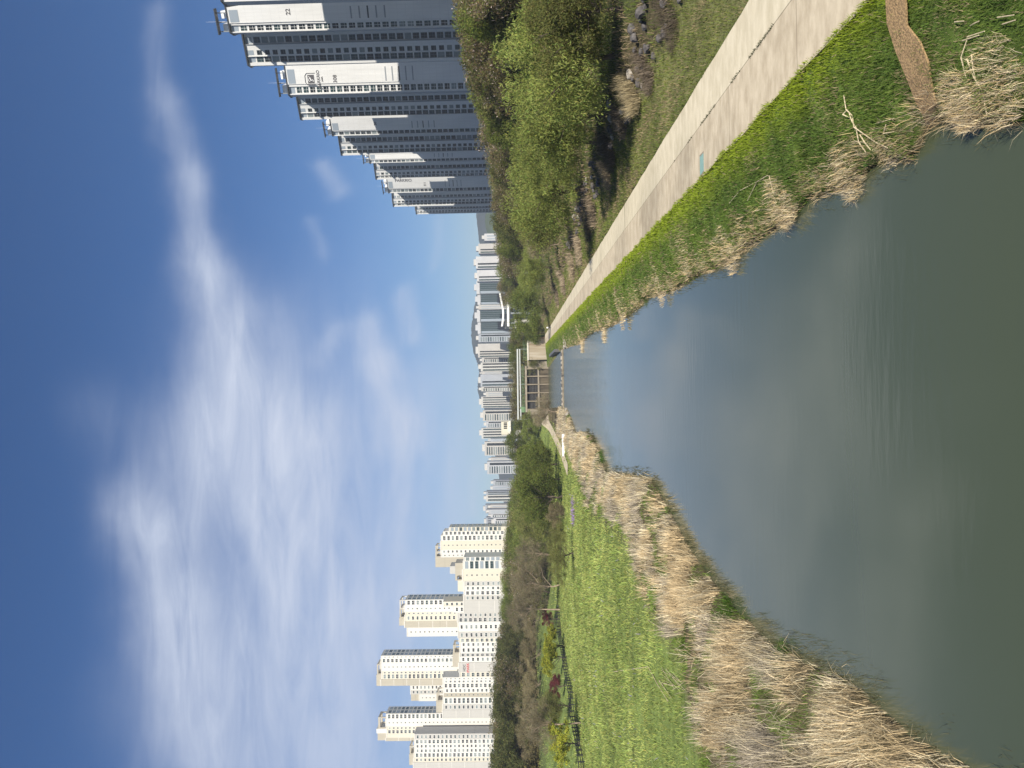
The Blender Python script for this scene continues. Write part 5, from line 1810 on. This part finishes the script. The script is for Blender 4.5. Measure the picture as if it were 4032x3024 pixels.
def sky():
    w = bpy.data.worlds.new('World')
    scene.world = w
    w.use_nodes = True
    nt = w.node_tree
    for n in list(nt.nodes):
        nt.nodes.remove(n)
    L = nt.links.new
    out = N(nt, 'ShaderNodeOutputWorld')
    st = N(nt, 'ShaderNodeTexSky', sky_type='NISHITA', sun_disc=False, sun_elevation=SUN_EL, sun_rotation=math.atan2(sd.x, sd.y))
    st.air_density = 1.0
    st.dust_density = 0.25
    st.ozone_density = 3.2
    bg = N(nt, 'ShaderNodeBackground')
    bg.inputs['Strength'].default_value = .051
    hs = N(nt, 'ShaderNodeHueSaturation')
    hs.inputs['Saturation'].default_value = 1.22
    L(st.outputs['Color'], hs.inputs['Color'])
    tint = N(nt, 'ShaderNodeVectorMath', operation='MULTIPLY')
    tint.inputs[1].default_value = (.82, .90, 1.08)
    L(hs.outputs[0], tint.inputs[0])
    L(tint.outputs[0], bg.inputs['Color'])
    tc = N(nt, 'ShaderNodeTexCoord')
    sp = N(nt, 'ShaderNodeSeparateXYZ')
    L(tc.outputs['Generated'], sp.inputs[0])

    def mth(op, a, b=None, clamp=False):
        n = N(nt, 'ShaderNodeMath', operation=op, use_clamp=clamp)
        for k, v in enumerate((a, b)):
            if v is None:
                continue
            if isinstance(v, (int, float)):
                n.inputs[k].default_value = v
            else:
                L(v, n.inputs[k])
        return n.outputs[0]
    ay = mth('MAXIMUM', mth('ABSOLUTE', sp.outputs['Y']), .08)
    A = mth('DIVIDE', sp.outputs['X'], ay)
    B = mth('DIVIDE', sp.outputs['Z'], ay)
    cb = N(nt, 'ShaderNodeCombineXYZ'); L(A, cb.inputs[0]); L(B, cb.inputs[1])
    # slow warp, then wisps drawn out along the wind
    nw = N(nt, 'ShaderNodeTexNoise'); nw.inputs['Scale'].default_value = 3.0; nw.inputs['Detail'].default_value = 5; nw.inputs['Roughness'].default_value = .55
    L(cb.outputs[0], nw.inputs['Vector'])
    sw = N(nt, 'ShaderNodeSeparateColor'); L(nw.outputs['Color'], sw.inputs[0])
    A2 = mth('ADD', A, mth('MULTIPLY', mth('SUBTRACT', sw.outputs[0], .5), .17))
    B2 = mth('ADD', B, mth('MULTIPLY', mth('SUBTRACT', sw.outputs[1], .5), .13))
    # strokes: (u0,v0,u1,v1,width,amount) in the 2212-wide view of the photo
    ST = [(345, 20, 368, 230, 26, .24), (368, 230, 402, 400, 30, .36), (402, 400, 450, 560, 36, .52), (450, 560, 505, 720, 50, .80), (505, 720, 525, 900, 84, 1.0), (520, 900, 560, 1010, 110, .95),
          (560, 1000, 640, 1250, 100, .62), (400, 960, 350, 1100, 75, .45), (240, 1090, 330, 1180, 44, .30), (320, 1150, 380, 1320, 70, .80), (380, 1320, 450, 1480, 80, .78), (450, 1480, 470, 1680, 95, .72),
          (660, 980, 690, 1260, 95, .78), (690, 1260, 720, 1680, 95, .78), (790, 690, 820, 800, 26, .62), (815, 790, 850, 960, 40, .78), (850, 940, 870, 1220, 34, .60), (868, 640, 885, 730, 20, .62), (870, 1200, 800, 1400, 45, .5),
          (200, 860, 290, 1080, 60, .12), (975, 960, 985, 1230, 30, .35), (700, 320, 735, 400, 15, .36), (690, 470, 700, 540, 14, .2), (935, 500, 940, 580, 12, .22), (560, 1400, 600, 1680, 70, .35), (500, 980, 640, 1500, 150, .34), (700, 780, 860, 1500, 150, .34), (925, 850, 960, 1500, 70, .36), (380, 1500, 420, 1700, 120, .3), (740, 700, 690, 760, 18, .3), (1015, 1000, 1010, 1090, 8, .3)]
    tot = None
    for (x0, y0, x1, y1, wd, am) in ST:
        a0, b0 = (1512 - y0 * 1.8228) / FPX, (2078 - x0 * 1.8228) / FPX
        a1, b1 = (1512 - y1 * 1.8228) / FPX, (2078 - x1 * 1.8228) / FPX
        wv = wd * 1.22 * 1.8228 / FPX
        am *= .88
        dx, dy = a1 - a0, b1 - b0
        l2 = dx * dx + dy * dy
        pa, pb = mth('SUBTRACT', A2, a0), mth('SUBTRACT', B2, b0)
        t = mth('MULTIPLY', mth('ADD', mth('MULTIPLY', pa, dx), mth('MULTIPLY', pb, dy)), 1 / l2, True)
        ex = mth('SUBTRACT', pa, mth('MULTIPLY', t, dx))
        ey = mth('SUBTRACT', pb, mth('MULTIPLY', t, dy))
        d2 = mth('ADD', mth('MULTIPLY', ex, ex), mth('MULTIPLY', ey, ey))
        g = mth('MULTIPLY', mth('EXPONENT', mth('MULTIPLY', d2, -1 / (wv * wv))), am)
        # union of soft strokes: 1-(1-a)(1-b)
        tot = g if tot is None else mth('SUBTRACT', mth('ADD', tot, g), mth('MULTIPLY', tot, g))
    mp = N(nt, 'ShaderNodeMapping')
    mp.inputs['Rotation'].default_value = (0, 0, math.radians(-24))
    mp.inputs['Scale'].default_value = (2.6, 12.0, 1)
    L(cb.outputs[0], mp.inputs['Vector'])
    nf = N(nt, 'ShaderNodeTexNoise'); nf.inputs['Scale'].default_value = 2.2; nf.inputs['Detail'].default_value = 9; nf.inputs['Roughness'].default_value = .6; nf.inputs['Distortion'].default_value = .5
    L(mp.outputs[0], nf.inputs['Vector'])
    wis = mth('ADD', mth('MULTIPLY', mth('SUBTRACT', nf.outputs['Fac'], .5), 1.5), .97)
    den = mth('MULTIPLY', mth('MULTIPLY', tot, wis), .86, True)
    up = mth('MULTIPLY', mth('ADD', B, .02), 30, True)
    den = mth('MULTIPLY', den, up)
    bc = N(nt, 'ShaderNodeBackground')
    bc.inputs['Color'].default_value = (.72, .80, .98, 1)
    bc.inputs['Strength'].default_value = .52
    mx = N(nt, 'ShaderNodeMixShader')
    L(den, mx.inputs[0]); L(bg.outputs[0], mx.inputs[1]); L(bc.outputs[0], mx.inputs[2])
    L(mx.outputs[0], out.inputs['Surface'])


sky()
scene.view_settings.view_transform = 'Standard'
scene.view_settings.look = 'None'
scene.view_settings.exposure = 0.73
scene.view_settings.gamma = 1.0
scene.cycles.max_bounces = 6
scene.cycles.volume_bounces = 0
scene.cycles.transparent_max_bounces = 8
